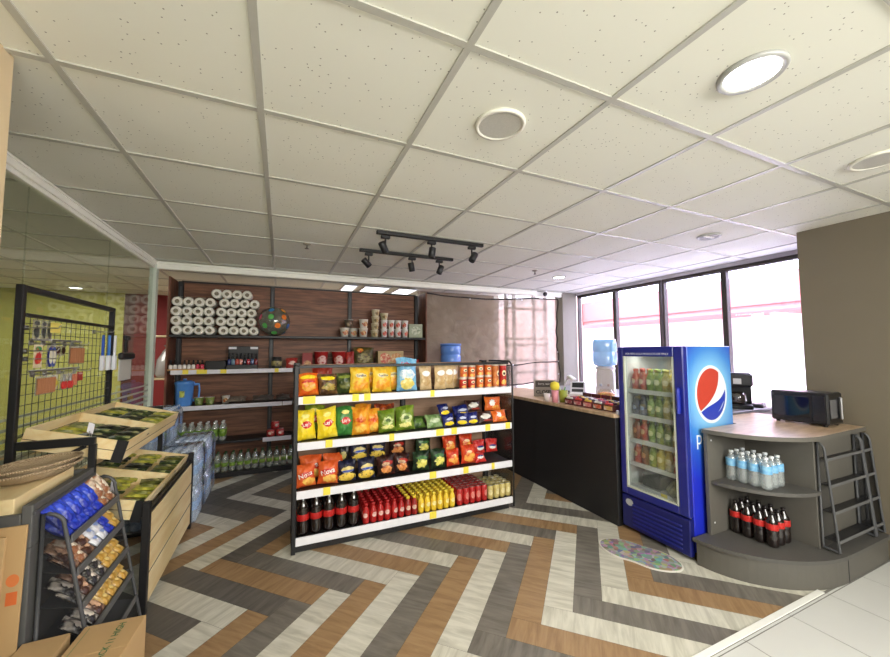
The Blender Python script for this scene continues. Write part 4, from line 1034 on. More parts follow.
# water packs behind the produce stand
def water_pack(nx, ny):
    p = thing('water_bottle_pack', 'x', 'water')
    for i in range(nx):
        for j in range(ny):
            r = .036; c = ((i-(nx-1)/2)*.073, (j-(ny-1)/2)*.073, 0)
            b = MB().at(c).lathe([(0, .003), (r*.8, 0), (r, .014), (r, .09), (r*.94, .1), (r, .11), (r, .19), (r*.8, .225), (r*.42, .255), (r*.38, .27), (0, .27)], n=12).build('bottle', film((196, 222, 246), .4, .08, .4, name='water_bottle', tint=.08), p)
            MB().at(c).lathe([(r*1.01, .1), (r*1.03, .102), (r*1.03, .17), (r*1.01, .172)], n=12).build('label', plain((130, 180, 232), .4), b)
            MB().at(c).lathe([(0, .268), (r*.45, .268), (r*.45, .29), (0, .29)], n=10).build('cap', plain((214, 226, 238), .4), b)
    hx, hy = nx*.073/2+.004, ny*.073/2+.004
    mb = MB(); prof = []
    for z0, k in ((.0, .95), (.02, 1), (.21, 1), (.262, .93), (.292, .8)):
        prof.append([(hx*k*sx*1.0, hy*k*sy) for sx, sy in ((-1, -1), (0, -1.01), (1, -1), (1.01, 0), (1, 1), (0, 1.01), (-1, 1), (-1.01, 0))]); prof[-1] = [(x, y, z0) for x, y in prof[-1]]
    vs = sum(prof, []); fs = [(8*k+i, 8*k+(i+1) % 8, 8*k+8+(i+1) % 8, 8*k+8+i) for k in range(4) for i in range(8)]+[list(range(32, 40))]
    mb.add(vs, fs, 0, True); mb.build('shrink_wrap', film((222, 236, 250), .3, .12, .5, name='shrink_wrap', tint=.05), p)
    return p
wp = Kind(lambda: water_pack(4, 6))
for i, y in enumerate((3.95, 4.42)):
    for k in range(2 if i == 0 else 2):
        wp.put((-.77+.0, y, .001+k*.295), (0, 0, 0), 'shrink wrapped water bottle pack, %s in the %s stack behind the produce stand' % (('bottom', 'top')[k], ('nearer', 'farther')[i]), 'water packs stacked on the floor')
for i, y in enumerate((3.95, 4.42)):
    wp.put((-1.07, y, .591+.0), (0, 0, 0), 'shrink wrapped water bottle pack against the glass, %s one of the top layer' % ('nearer', 'farther')[i], 'water packs stacked on the floor')
    for k in range(2): wp.put((-1.07, y, .001+k*.295), (0, 0, 0), 'shrink wrapped water pack against the glass, %s layer of %s stack' % (('bottom', 'middle')[k], ('nearer', 'farther')[i]), 'water packs stacked on the floor')
# blue bottle on a cabinet behind the island shelf
cb = thing('side_cabinet', 'walnut cabinet mostly hidden behind the island shelf', 'cabinet', (2.07, 4.45, 0))
MB().span(-.22, .22, -.2, .2, 0, 1.235, 0, .003).build('body', WALNUTV, cb); MB().span(-.23, .23, -.21, .21, 1.235, 1.258, 0, .003).build('top', BLACK, cb)
def gallon(c, body):
    prof = [(0, .0), (.11, 0), (.132, .012), (.135, .03), (.135, .1), (.128, .11), (.128, .125), (.135, .135), (.135, .22), (.128, .23), (.13, .25), (.11, .3), (.05, .34), (.03, .36), (.028, .4), (0, .4)]
    return prof
j = MB().lathe([(r, z) for r, z in gallon(0, 0)[:11]]+[(.12, .262), (0, .266)], n=28).build('water_gallon', plain((92, 136, 212), .25, coat=.4), None, (2.065, 4.45, 1.259)); tag(j, 'blue plastic water container in front of the tarpaulin', 'bottle')
MB().lathe([(.134, .232), (.14, .232), (.14, .262), (0, .268)], n=28).build('lid', plain((84, 126, 204), .3), j)
# ------------------------------------------------------------------ counter
TOPW = wood((172, 144, 114), (202, 176, 146), (2, 9, 1), .3, 3)
c = thing('service_counter', 'long black fronted counter with wood top at the back right', 'counter', (2.8, 3.3, 0))
MB().span(-.28, .35, -1.08, 1.1, .0, .865, 0, .004).build('carcass', plain((27, 27, 30), .55), c)
MB().span(-.3, .37, -1.085, 1.1, .867, .9, 0, .004).build('worktop', TOPW, c)
MB().span(-.2815, -.2805, -.02, -.012, .02, .86).build('panel_joint', BLACK, c)
c = thing('back_counter', 'grey low counter under the side windows', 'counter', (4.0, 3.2, 0))
MB().span(-.34, .34, -1.24, 1.35, 0, .845, 0, .004).build('carcass', plain((176, 172, 164), .6), c)
MB().span(-.36, .35, -1.25, 1.36, .847, .875, 0, .004).build('worktop', plain((120, 118, 116), .35), c)
zc = .901
# closed sign
s = thing('counter_sign', 'grey tabletop sign reading CLOSED at the far end of the counter', 'sign', (2.765, 3.4, zc), R(-38))
MB().at((0, 0, 0), R(-14)).span(-.125, .125, -.006, .006, 0, .19, 0, .003).build('board', plain((150, 140, 128), .6), s)
MB().at((0, 0, 0), R(-14)).span(-.105, .105, -.0075, -.0065, .105, .175).build('dark_band', plain((62, 52, 46), .6), s)
tf = lambda a, b: tuple(Matrix.Rotation(R(-14), 3, 'X') @ Vector((a, -.0086, b)))
mb = MB(); text_on(mb, 'CLOSED', tf, 0, .05, w=.2, bold=.03); mb.build('closed_lettering', plain((44, 38, 36), .6), s)
mb = MB(); text_on(mb, 'Sorry, we\'re', tf, 0, .14, w=.15); mb.build('script_lettering', plain((220, 214, 204), .6), s)
MB().span(-.1, .1, .0, .07, 0, .008, 0, .002).build('foot', plain((140, 130, 118), .6), s)
# pen cup and small items
def tumbler(name, c, r, h, lab, loc, cat='cup'):
    o = MB().lathe([(0, .002), (r*.8, 0), (r, h), (r*.92, h), (r*.74, .008), (0, .008)], n=18).build(name, plain(c, .35), None, loc); tag(o, lab, cat); return o
o = tumbler('pen_cup', (150, 160, 60), .046, .12, 'yellow green pen cup holding coloured pens on the counter', (2.63, 2.95, zc))
def pen(c, loc, tilt, rz, lab):
    p_ = MB().lathe([(0, 0), (.003, .006), (.0055, .02), (.0055, .14), (0, .142)], n=8).build('pen', plain(c, .4), None, loc, (tilt, 0, rz)); tag(p_, lab, 'pen'); return p_
pen((60, 150, 70), (2.625, 2.955, zc+.016), R(12), .4, 'green pen standing in the yellow green cup')
pen((230, 230, 230), (2.64, 2.945, zc+.016), R(10), 2.2, 'white pen standing in the yellow green cup')
pen((190, 210, 190), (2.637, 2.96, zc+.016), R(14), 4.0, 'pale pen standing in the yellow green cup')
o = MB().lathe([(.0, .0), (.036, .006), (.048, .04), (.04, .075), (.0, .09)], n=14).build('yellow_puff', plain((238, 220, 70), .8), None, (2.545, 2.975, zc+.12)); tag(o, 'yellow tissue bundle above the pink cup on the counter', 'decoration')
tumbler('pink_cup', (226, 150, 160), .036, .118, 'pink cup left of the pen cup on the counter', (2.545, 2.975, zc))
tumbler('white_cup', (236, 228, 226), .034, .075, 'small white cup at the counter edge left of the pink cup', (2.545, 3.1, zc))
# counter gadgets
def gadget():
    t = thing('card_terminal', 'white payment terminal with black display behind the pen cup', 'terminal', (2.98, 3.12, zc), R(-50))
    MB().span(-.08, .08, -.06, .06, 0, .06, 0, .01).build('base', WHITE, t)
    MB().at((0, .01, .05), R(-35)).span(-.08, .08, -.01, .02, .0, .15, 0, .008).build('head', WHITE, t)
    MB().at((0, .01, .05), R(-35)).span(-.06, .06, -.0125, -.0105, .07, .13).build('display', BLACK, t)
    MB().at((0, .01, .05), R(-35)).span(-.06, .06, -.0125, -.0105, .015, .05).build('keypad', plain((60, 60, 64), .5), t)
gadget()
t = thing('cable_scanner', 'white handheld scanner on a bent stand beside the pen cup', 'scanner', (2.78, 3.1, zc))
MB().lathe([(0, 0), (.05, 0), (.05, .012), (.01, .02), (0, .02)], n=18).build('foot', plain((220, 220, 220), .4), t)
MB().tube([(0, 0, .015), (0, .01, .1), (.01, -.02, .2), (.03, -.06, .24)], .008, 8).build('stem', plain((200, 200, 202), .4), t)
MB().at((.035, -.07, .235), R(25)).span(-.03, .03, -.05, .04, -.015, .015, 0, .008).build('scan_head', WHITE, t)
# sweets jar
j = MB().lathe([(0, 0), (.07, 0), (.085, .02), (.085, .1), (.06, .125), (.06, .13)], n=20).build('sweet_jar', film((236, 220, 190), .08, .05, .4), None, (3.02, 2.76, zc)); tag(j, 'clear jar of orange and yellow sweets on the counter', 'jar')
MB().lathe([(0, .004), (.066, .004), (.08, .02), (.08, .085), (.04, .1), (0, .1)], n=18).build('sweets', foil((236, 150, 40), (246, 214, 80)), j); j.children[0]['kind'] = 'stuff'
# row of snack display boxes
cs = [((84, 34, 42), (150, 60, 70)), ((92, 40, 44), (190, 90, 100)), ((120, 44, 46), (206, 120, 120)), ((84, 50, 44), (200, 90, 60)), ((100, 60, 50), (214, 170, 90))]
for i in range(5):
    b = thing('sweet_box', 'open maroon box of sweets, %s from the pen cup along the counter' % ORD[i], 'box', (2.56, 2.8-i*.118, zc), 0, 'open sweet boxes on the counter')
    MB().span(0, .24, -.052, .052, 0, .008).span(0, .006, -.052, .052, .008, .055).span(.234, .24, -.052, .052, .008, .1).span(.006, .234, .046, .052, .008, .06).span(.006, .234, -.052, -.046, .008, .06).build('tray', plain(cs[i][0], .5), b)
    MB().span(-.0012, -.0004, -.044, .044, .012, .045).build('front_print', foil(cs[i][1], (226, 216, 206)), b)
    for k in range(6):
        MB().at((.03+k*.035, 0, .03), 0, R(-25+(k*17) % 20)).box((0, 0, .02), (.02, .08, .05), 0, .006).build('sweet_packet', foil(((226, 222, 214), (130, 60, 90), (210, 60, 60), (90, 40, 46), (220, 190, 80), (60, 60, 80))[(k+i*2) % 6]), b)
# water dispenser
d = thing('water_dispenser', 'white water dispenser with upturned blue bottle by the windows', 'water dispenser', (3.46, 3.17, 0), R(-52))
DW = plain((238, 238, 240), .35)
MB().span(-.13, .13, -.13, .14, 0, .84, 0, .015).build('body', DW, d)
MB().grid(lambda u, v: ((-.5+u)*.2*(1-.15*v), -.12+.04*v*v, .84+.36*v), 8, 6).span(-.1, .1, -.07, .12, .84, 1.2, 0, .03).build('tower', DW, d)
MB().lathe([(.0, 1.2), (.1, 1.2), (.11, 1.215), (.1, 1.235), (.06, 1.24), (0, 1.24)], n=24).build('collar', DW, d)
for x, c_ in ((-.04, (196, 204, 222)), (.04, (214, 196, 192))):
    MB().span(x-.012, x+.012, -.165, -.12, 1.02, 1.045, 0, .004).build('tap', plain(c_, .4), d)
WB = film((104, 180, 224), .72, .08, .4, name='blue_bottle')
MB().lathe([(0, 1.236), (.06, 1.236), (.1, 1.246), (.124, 1.26), (.131, 1.28), (.133, 1.31), (.133, 1.39), (.126, 1.4), (.126, 1.412), (.133, 1.42), (.133, 1.5), (.12, 1.55), (.0, 1.552)], n=32).build('bottle', WB, d)
# back counter appliances
k = thing('coffee_maker', 'black coffee machine on the low counter right of the fridge', 'coffee maker', (4.0, 2.1, .876), R(-60))
MB().span(-.11, .11, -.12, .12, 0, .035, 0, .006).build('base', BLACK, k); MB().span(-.11, .11, .04, .12, .035, .2, 0, .006).build('column', BLACK, k)
MB().span(-.115, .115, -.12, .12, .2, .33, 0, .02).build('brew_head', BLACK, k)
MB().lathe([(0, .037), (.055, .037), (.07, .07), (.06, .13), (.045, .15), (0, .15)], (0, -.04, 0), 18).build('carafe', film((60, 50, 46), .5, .05, .5), k)
MB().span(-.03, .03, -.122, -.12, .23, .28).build('button_panel', SILVER, k)
k = thing('kettle', 'white kettle between the fridge and the coffee machine', 'kettle', (3.86, 2.36, .876))
MB().lathe([(0, 0), (.085, 0), (.09, .02), (.075, .18), (.06, .22), (0, .235)], n=22).build('body', DW, k)
MB().tube([(.07, 0, .2), (.14, 0, .19), (.145, 0, .1), (.085, 0, .05)], .011, 8).build('handle', BLACK, k); MB().lathe([(0, .235), (.014, .235), (.014, .25), (0, .25)], n=10).build('lid_knob', BLACK, k)
k = MB().span(-.1, .1, -.07, .07, 0, .03, 0, .006).build('serving_tray', plain((70, 66, 64), .5), None, (4.22, 2.06, .876), (0, 0, .3)); tag(k, 'dark tray with a pink cloth left of the microwave', 'tray')
k = MB().grid(lambda u, v: ((u-.5)*.16, (v-.5)*.11, .034+.014*math.sin(7*u)*math.sin(5*v+1)), 14, 10).build('folded_cloth', plain((226, 190, 190), .9), None, (4.22, 2.06, .876), (0, 0, .3)); tag(k, 'pinkish cloth lying on the dark tray by the microwave', 'cloth')

# ------------------------------------------------------------------ fridge
FX, FY0, FY1, FH, FD = 2.54, 1.657, 2.197, 1.45, .55
NAVY = plain((26, 36, 130), .35, coat=.3); NAVYD = plain((20, 26, 100), .4)
def side_print():
    m, nt, b = new_mat('fridge_side_print')
    tc = nt.nodes.new('ShaderNodeTexCoord'); sp = nt.nodes.new('ShaderNodeVectorMath'); sp.operation = 'SUBTRACT'; sp.inputs[1].default_value = (.3, 0, 1.1)
    sc = nt.nodes.new('ShaderNodeVectorMath'); sc.operation = 'MULTIPLY'; sc.inputs[1].default_value = (1.15, 0, 1)
    ln = nt.nodes.new('ShaderNodeVectorMath'); ln.operation = 'LENGTH'
    rp = nt.nodes.new('ShaderNodeValToRGB'); e = rp.color_ramp.elements
    e[0].position = .2; e[0].color = lin((130, 196, 238)); e[1].position = .62; e[1].color = lin((32, 46, 190))
    n1 = e.new(.34); n1.color = lin((62, 132, 214))
    n2 = e.new(.44); n2.color = lin((42, 84, 196))
    L = nt.links
    L.new(tc.outputs['Object'], sp.inputs[0]); L.new(sp.outputs[0], sc.inputs[0]); L.new(sc.outputs[0], ln.inputs[0]); L.new(ln.outputs['Value'], rp.inputs[0]); L.new(rp.outputs[0], b.inputs['Base Color'])
    b.inputs['Roughness'].default_value = .3; b.inputs['Coat Weight'].default_value = .3
    return m
f = thing('drinks_fridge', 'blue glass door drinks fridge with a round red, white and blue emblem', 'fridge', (FX, FY0, 0))
w_ = FY1-FY0
LIN = plain((206, 210, 204), .45)
MB().span(.05, FD, -.0, .022, .05, FH, 0, .004).build('right_side', side_print(), f)
MB().span(.05, FD, w_-.022, w_, .05, FH, 0, .004).build('left_side', NAVY, f)
MB().span(FD-.03, FD, .022, w_-.022, .05, FH).build('back_wall', LIN, f)
MB().span(.05, FD-.03, .022, w_-.022, FH-.05, FH, 0, .002).build('roof', NAVY, f)
MB().span(.05, FD-.03, .022, w_-.022, .05, .3).build('compressor_box', LIN, f)
MB().span(.055, FD-.031, .0225, .03, .3, FH-.05).span(.055, FD-.031, w_-.03, w_-.0225, .3, FH-.05).build('liner', LIN, f)
for x, y in ((.08, .05), (.08, w_-.05), (FD-.06, .05), (FD-.06, w_-.05)): MB().lathe([(0, 0), (.02, 0), (.016, .05), (0, .05)], (x, y, 0), 10).build('foot', BLACK, f)
# grille
gl = MB().span(0, .048, .0, w_, .03, .272, 0, .006).build('lower_grille', NAVYD, f)
for i in range(6):
    MB().at((-.003, w_*.46, .065+i*.03), 0, R(24)).box((0, 0, 0), (.012, w_*.72, .012), 0, .003).build('louvre', NAVY, gl)
mb = MB(); blob(lambda a, b_: (-.0016, a, b_), w_-.07, .225, .034, .026, mb); mb.build('oval_badge', plain((186, 190, 186), .35), f)
# door
D0 = .285
dr = MB().span(0, .046, 0, .07, D0, FH, 0, .006).span(0, .046, w_-.05, w_, D0, FH, 0, .006).span(0, .046, .07, w_-.05, D0, D0+.055, 0, .004).span(0, .046, .07, w_-.05, FH-.075, FH, 0, .004).build('door_frame', NAVY, f)
MB().span(.02, .026, .07, w_-.05, D0+.055, FH-.075).build('door_glass', film((206, 216, 214), .05, .03, .25, 1.4, 'door_glass'), dr)
MB().span(-.0006, .02, .072, .082, D0+.055, FH-.075).span(-.0006, .02, w_-.064, w_-.052, D0+.055, FH-.075).span(-.0006, .02, .08, w_-.06, D0+.056, D0+.068).build('inner_gasket', plain((196, 202, 188), .4), dr)
MB().span(-.03, -.0005, .022, .044, .98, 1.16, 0, .008).build('door_handle', plain((34, 48, 160), .3), dr)
mb = MB(); fr_ = lambda a, b_: (-.0016, -a, b_)
text_on(mb, 'FOR PEPSI-COLA PRODUCTS USE ONLY', fr_, -w_/2-.01, FH-.055, w=.36, bold=.01); mb.build('door_lettering', plain((220, 224, 236), .5), dr)
MB().span(-.02, 0, w_-.004, w_+.02, .895, .93, 0, .004).build('door_lock', SILVER, dr)
# side emblem
def emblem():
    cx, cz, r = .3, 1.105, .165
    fn = lambda k: (lambda a, b_: (cx+a*r, -.0009*k, cz+b_*r*1.12))
    arc = lambda a0, a1, n=28: [(math.cos(R(a0+(a1-a0)*i/n)), math.sin(R(a0+(a1-a0)*i/n))) for i in range(n+1)]
    def bez(p0, p1, p2, p3, n=14):
        return [tuple(p0[q]*(1-t)**3+3*p1[q]*t*(1-t)**2+3*p2[q]*t*t*(1-t)+p3[q]*t**3 for q in (0, 1)) for t in [i/n for i in range(n+1)]]
    mb = MB(); poly_on(mb, [(1.12*x, 1.12*y) for x, y in arc(0, 360, 48)[:-1]], fn(1)); e = mb.build('emblem', plain((226, 236, 244), .35), f)
    mb = MB(); red = arc(218, 56)+bez((.56, .83), (.6, .2), (.1, -.25), (-.788, -.616))[1:-1]; poly_on(mb, red, fn(2)); mb.build('red_field', plain((192, 66, 50), .35), e)
    mb = MB(); blu = arc(221, 369)+bez((.987, .156), (.6, -.4), (.1, -.3), (-.755, -.656))[1:-1]; poly_on(mb, blu, fn(2)); mb.build('blue_field', plain((38, 62, 178), .35), e)
    mb = MB(); poly_on(mb, bez((.42, -.72), (.62, -.62), (.76, -.5), (.86, -.3))+bez((.78, -.36), (.66, -.52), (.56, -.6), (.42, -.72))[1:-1], fn(3)); mb.build('highlight', plain((200, 214, 240), .35), e)
emblem()
mb = MB(); text_on(mb, 'pepsi', lambda a, b_: (a, -.0012, b_), .112+.14, .795, w=.28, bold=.0); mb.build('brand_lettering', plain((232, 238, 246), .35), f)
# shelves and contents
FS = [.345, .52, .705, .9, 1.1]
for i, z in enumerate(FS):
    s_ = MB().span(.075, FD-.04, .032, w_-.032, z-.006, z).build('wire_shelf', plain((206, 208, 204), .4), f)
    MB().span(.068, .075, .032, w_-.032, z-.022, z+.012).build('price_rail', plain((214, 218, 214), .4), s_)
fl = area('fridge_lamp', (FX+.16, (FY0+FY1)/2, FH-.06), .06, 1.2, (1, .98, .92), sy=.4)  # unseen lamp added to brighten the bottles inside
fb = {'red': small_bottle(.172, .031, ((170, 50, 40), (200, 120, 90)), (190, 60, 50), ((220, 190, 150), (180, 90, 60))),
      'green': small_bottle(.172, .031, ((110, 140, 56), (160, 180, 90)), (150, 170, 80), ((220, 226, 170), (140, 160, 80))),
      'yellow': small_bottle(.172, .031, ((190, 176, 80), (220, 210, 130)), (200, 190, 110), ((236, 230, 180), (200, 180, 90))),
      'dark': small_bottle(.15, .031, ((44, 46, 60), (70, 74, 96)), (60, 66, 90), ((130, 150, 190), (70, 80, 110))),
      'brown': small_bottle(.172, .031, ((104, 60, 40), (140, 90, 60)), (170, 70, 50), ((200, 140, 90), (140, 80, 50)))}
plan = [(4, ['red', 'red', 'green', 'green', 'yellow', 'yellow', 'yellow']), (3, ['dark', 'dark', 'green', 'green', 'yellow', 'green', 'yellow']), (2, ['brown', 'red', 'green', 'green', 'green', 'yellow', 'red']),
        (1, ['red', 'brown', 'green', 'yellow', 'yellow', 'red', 'red'])]
nm_ = {4: 'top', 3: 'second', 2: 'third', 1: 'fourth', 0: 'bottom'}
for lv, cols_ in plan:
    for i, c_ in enumerate(cols_):
        for j in range(2):
            fb[c_].put((FX+.12+j*.075, FY1-.072-i*.0655, FS[lv]+.001), (0, 0, R(-90+(i*37) % 30-15)), '%s drink bottle, %s from left in %s of the fridge\'s %s shelf' % (c_, ORD[i], ROW[j], nm_[lv]), 'drink bottles inside the blue fridge')
o = MB().lathe([(0, 0), (.1, 0), (.12, .03), (.08, .09), (0, .12)], n=18).build('produce_bag', foil((150, 154, 110), (96, 100, 70)), None, (FX+.2, FY0+.16, FS[0]+.001)); tag(o, 'pale bag of greens at the bottom right of the fridge', 'bag')
o = MB().span(-.1, .1, -.08, .08, 0, .11, 0, .01).build('dark_carton', plain((60, 58, 54), .5), None, (FX+.22, FY0+.37, FS[0]+.001)); tag(o, 'dark carton at the bottom left of the fridge', 'box')
MB().span(.0662, .0672, .2, .25, FS[0]-.022, FS[0]+.014).build('price_tag', YELLOWTAG, f)

# ------------------------------------------------------------------ mat in front of the fridge
def mat():
    cx, cy = 2.305, 1.87; th = math.atan2(-.42, .19); a, b_ = .265, .15
    pts = []
    for i in range(64):
        q = 2*PI*i/64; x = a*math.cos(q); y = b_*math.sin(q)*(1-.16*math.exp(-(math.cos(q)/.3)**2))
        pts.append((x, y))
    t = thing('floor_mat', 'colourful oval patterned mat on the floor before the fridge', 'mat', (cx, cy, 0), th)
    MB().prism(pts, .001, .008).build('white_edge', plain((220, 216, 208), .9), t)
    m, nt, b = new_mat('patchwork_print')
    tc = nt.nodes.new('ShaderNodeTexCoord'); vo = nt.nodes.new('ShaderNodeTexVoronoi'); vo.inputs['Scale'].default_value = 34
    hs = nt.nodes.new('ShaderNodeHueSaturation'); hs.inputs['Saturation'].default_value = .8; hs.inputs['Value'].default_value = .5
    mx = nt.nodes.new('ShaderNodeMixRGB'); mx.inputs[0].default_value = .3; mx.inputs[2].default_value = lin((150, 146, 140))
    nt.links.new(tc.outputs['Object'], vo.inputs['Vector']); nt.links.new(vo.outputs['Color'], hs.inputs['Color']); nt.links.new(hs.outputs[0], mx.inputs[1]); nt.links.new(mx.outputs[0], b.inputs['Base Color']); b.inputs['Roughness'].default_value = .9
    MB().prism([(x*.965, y*.945) for x, y in pts], .008, .0105).build('printed_top', m, t)
mat()

# ------------------------------------------------------------------ grey end counter
def end_unit():
    u = thing('end_counter', 'grey curved end counter with open shelves right of the fridge', 'counter', (3.1, 1.4, 0))
    O = (3.1, 1.4)
    def curve(x0, y0, x1, y1, n=18):                    # from beside the fridge round to the front
        pts = []
        for i in range(n+1):
            a = PI/2*i/n; pts.append((x1-(x1-x0)*math.cos(a)**1.0, y0-(y0-y1)*math.sin(a)))
        return pts
    rel = lambda ps: [(x-O[0], y-O[1]) for x, y in ps]
    base = curve(2.555, 1.628, 3.19, 1.125)+[(3.775, 1.125), (3.775, 1.628)]
    MB().prism(rel(base), 0, .15).build('plinth', GREYUNIT, u)
    bt = curve(2.535, 1.64, 3.2, 1.108)+[(3.775, 1.108), (3.775, 1.64)]
    MB().prism(rel(bt), .15, .172).build('plinth_top', plain((84, 82, 78), .55), u)
    MB().span(3.198-O[0], 3.204-O[0], 1.1235-O[1], 1.1255-O[1], .0, .15).build('joint_strip', BLACK, u)
    MB().span(2.68-O[0], 3.775-O[0], 1.605-O[1], 1.63-O[1], .172, .85, 0, .002).build('back_panel', GREYUNIT, u)
    MB().span(3.115-O[0], 3.135-O[0], 1.22-O[1], 1.604-O[1], .172, .85, 0, .002).build('partition', GREYUNIT, u)
    MB().span(3.136-O[0], 3.775-O[0], 1.22-O[1], 1.24-O[1], .172, .85, 0, .002).build('front_panel', GREYUNIT, u)
    ms = curve(2.7, 1.604, 3.114, 1.195)+[(3.114, 1.604)]
    MB().prism(rel(ms), .51, .532).build('middle_shelf', plain((84, 82, 78), .55), u)
    tp = curve(2.665, 1.63, 3.12, 1.175)+[(3.775, 1.19), (3.775, 1.86), (3.1, 1.86), (3.1, 1.64)]
    MB().prism(rel(tp), .851, .878, 0, 1).build('worktop', [GREYUNIT, TOPW], u)
    MB().span(3.12-O[0], 3.775-O[0], 1.64-O[1], 1.845-O[1], 0, .85).build('rear_carcass', GREYUNIT, u)
    for x, y, z in ((2.72, 1.6035, .8), (2.72, 1.6035, .25)):
        MB().lathe([(0, 0), (.006, 0), (.006, .002), (0, .002)], n=10).build('screw_cap', WHITE, u, (x-O[0], y-O[1], z), (PI/2, 0, 0))
end_unit()
wb = soda_bottle(.2, .032, (214, 222, 222), ((110, 172, 216), (150, 200, 230)), (226, 230, 232), .5, .74, 'water_bottle', True)
for j in range(3):
    for i in range(4):
        wb.put((2.85+j*.067, 1.553-i*.066, .533), (0, 0, R(30*i)), 'small water bottle with blue label, %s from fridge in %s, grey end counter' % (ORD[i], ROW[j]), 'small water bottles on the grey end counter')
cb_ = soda_bottle(.215, .033, (24, 14, 12), (184, 40, 36), (30, 24, 24), .5, .68, 'cola_bottle')
for j in range(3):
    for i in range(4):
        cb_.put((2.885+j*.069, 1.562-i*.0685, .173), (0, 0, R(30*i)), 'small dark cola bottle, %s from fridge in %s, grey end counter' % (ORD[i], ROW[j]), 'small cola bottles on the grey end counter')
# side rack on the end counter, used again on the left cabinet
def side_rack(name, label, cat, loc, rz, L, tiers, h, n_frames, d0, d1, slope=.03, lip=.022, smat=None):
    """rack with bent tube ends hung on a panel: local x along, local -y out of the panel"""
    t = thing(name, label, cat, loc, rz)
    tubes = []
    for k in range(n_frames):
        x = L*k/(n_frames-1)
        pts = [(x, 0, .0+.008), (x, -.0, h-.0)]
        out = [(x, -.010, .02), (x, -.010, h)]
        arc_ = [(x, -.010-(d0-.010)*math.sin(PI/2*i/6)*1.0, h-.05*(1-math.cos(PI/2*i/6))) for i in range(7)]
        dn = [(x, -d1, .012)]
        fr = MB().tube(out+arc_[1:]+dn, .0075, 8).tube([(x, -d1, .012), (x, -.010, .02)], .0075, 8).build('end_frame', GREYDARK, t)
        poly = [(-.010, .02), (-.010, h)]+[(p[1], p[2]) for p in arc_[1:]]+[(-d1, .012)]
        MB().add([(x, y, z) for y, z in poly], [list(range(len(poly)))]).build('mesh_side', MESH, fr)
    for i, z in enumerate(tiers):
        dd = d0+(d1-d0)*(1-z/h)
        s_ = MB()
        s_.add([(.008, -.01, z+slope), (L-.008, -.01, z+slope), (L-.008, -dd+.004, z), (.008, -dd+.004, z), (.008, -.01, z+slope-.003), (L-.008, -.01, z+slope-.003), (L-.008, -dd+.004, z-.003), (.008, -dd+.004, z-.003)],
               [(0, 1, 2, 3), (7, 6, 5, 4), (0, 3, 7, 4), (1, 5, 6, 2), (3, 2, 6, 7), (0, 4, 5, 1)])
        so_ = s_.build('tier_shelf', smat or GREYDARK, t)
        MB().span(.008, L-.008, -dd-.004, -dd+.003, z-.012, z+lip, 0, .002).build('front_lip', plain((98, 98, 98), .45), so_)
    return t
side_rack('end_rack', 'empty grey wire rack on the front of the end counter, nearer one', 'rack', (3.13, 1.219, .173), 0, .5, (.07, .24, .4, .56), .66, 2, .045, .085, 0, .006, MESH)
side_rack('end_rack', 'empty grey wire rack on the end counter, by the taupe wall', 'rack', (3.645, 1.219, .173), 0, .125, (.07, .24, .4, .56), .66, 2, .045, .085, 0, .006, MESH)
# microwave
m_ = thing('microwave_oven', 'black microwave oven on the end counter by the taupe wall', 'microwave', (3.48, 1.27, .879), 0)
MB().span(0, .21, 0, .33, .012, .235, 0, .01).build('body', plain((17, 17, 19), .3), m_)
MB().span(-.004, -.0005, .1, .315, .05, .2, 0, .001).build('door_window', plain((8, 8, 10), .08, spec=.6), m_)
MB().span(-.004, -.0005, .015, .085, .03, .215, 0, .001).build('control_panel', plain((26, 26, 29), .25), m_)
MB().span(.025, .115, -.003, -.0005, .06, .19, 0, .001).build('vent_plate', plain((88, 88, 90), .5), m_)
MB().span(.145, .16, -.02, -.0005, .05, .205, 0, .005).build('handle', SILVER, m_)
for x in (.03, .18):
    for y in (.03, .3): MB().lathe([(0, 0), (.012, 0), (.012, .012), (0, .012)], (x, y, 0), 10).build('foot', BLACK, m_)
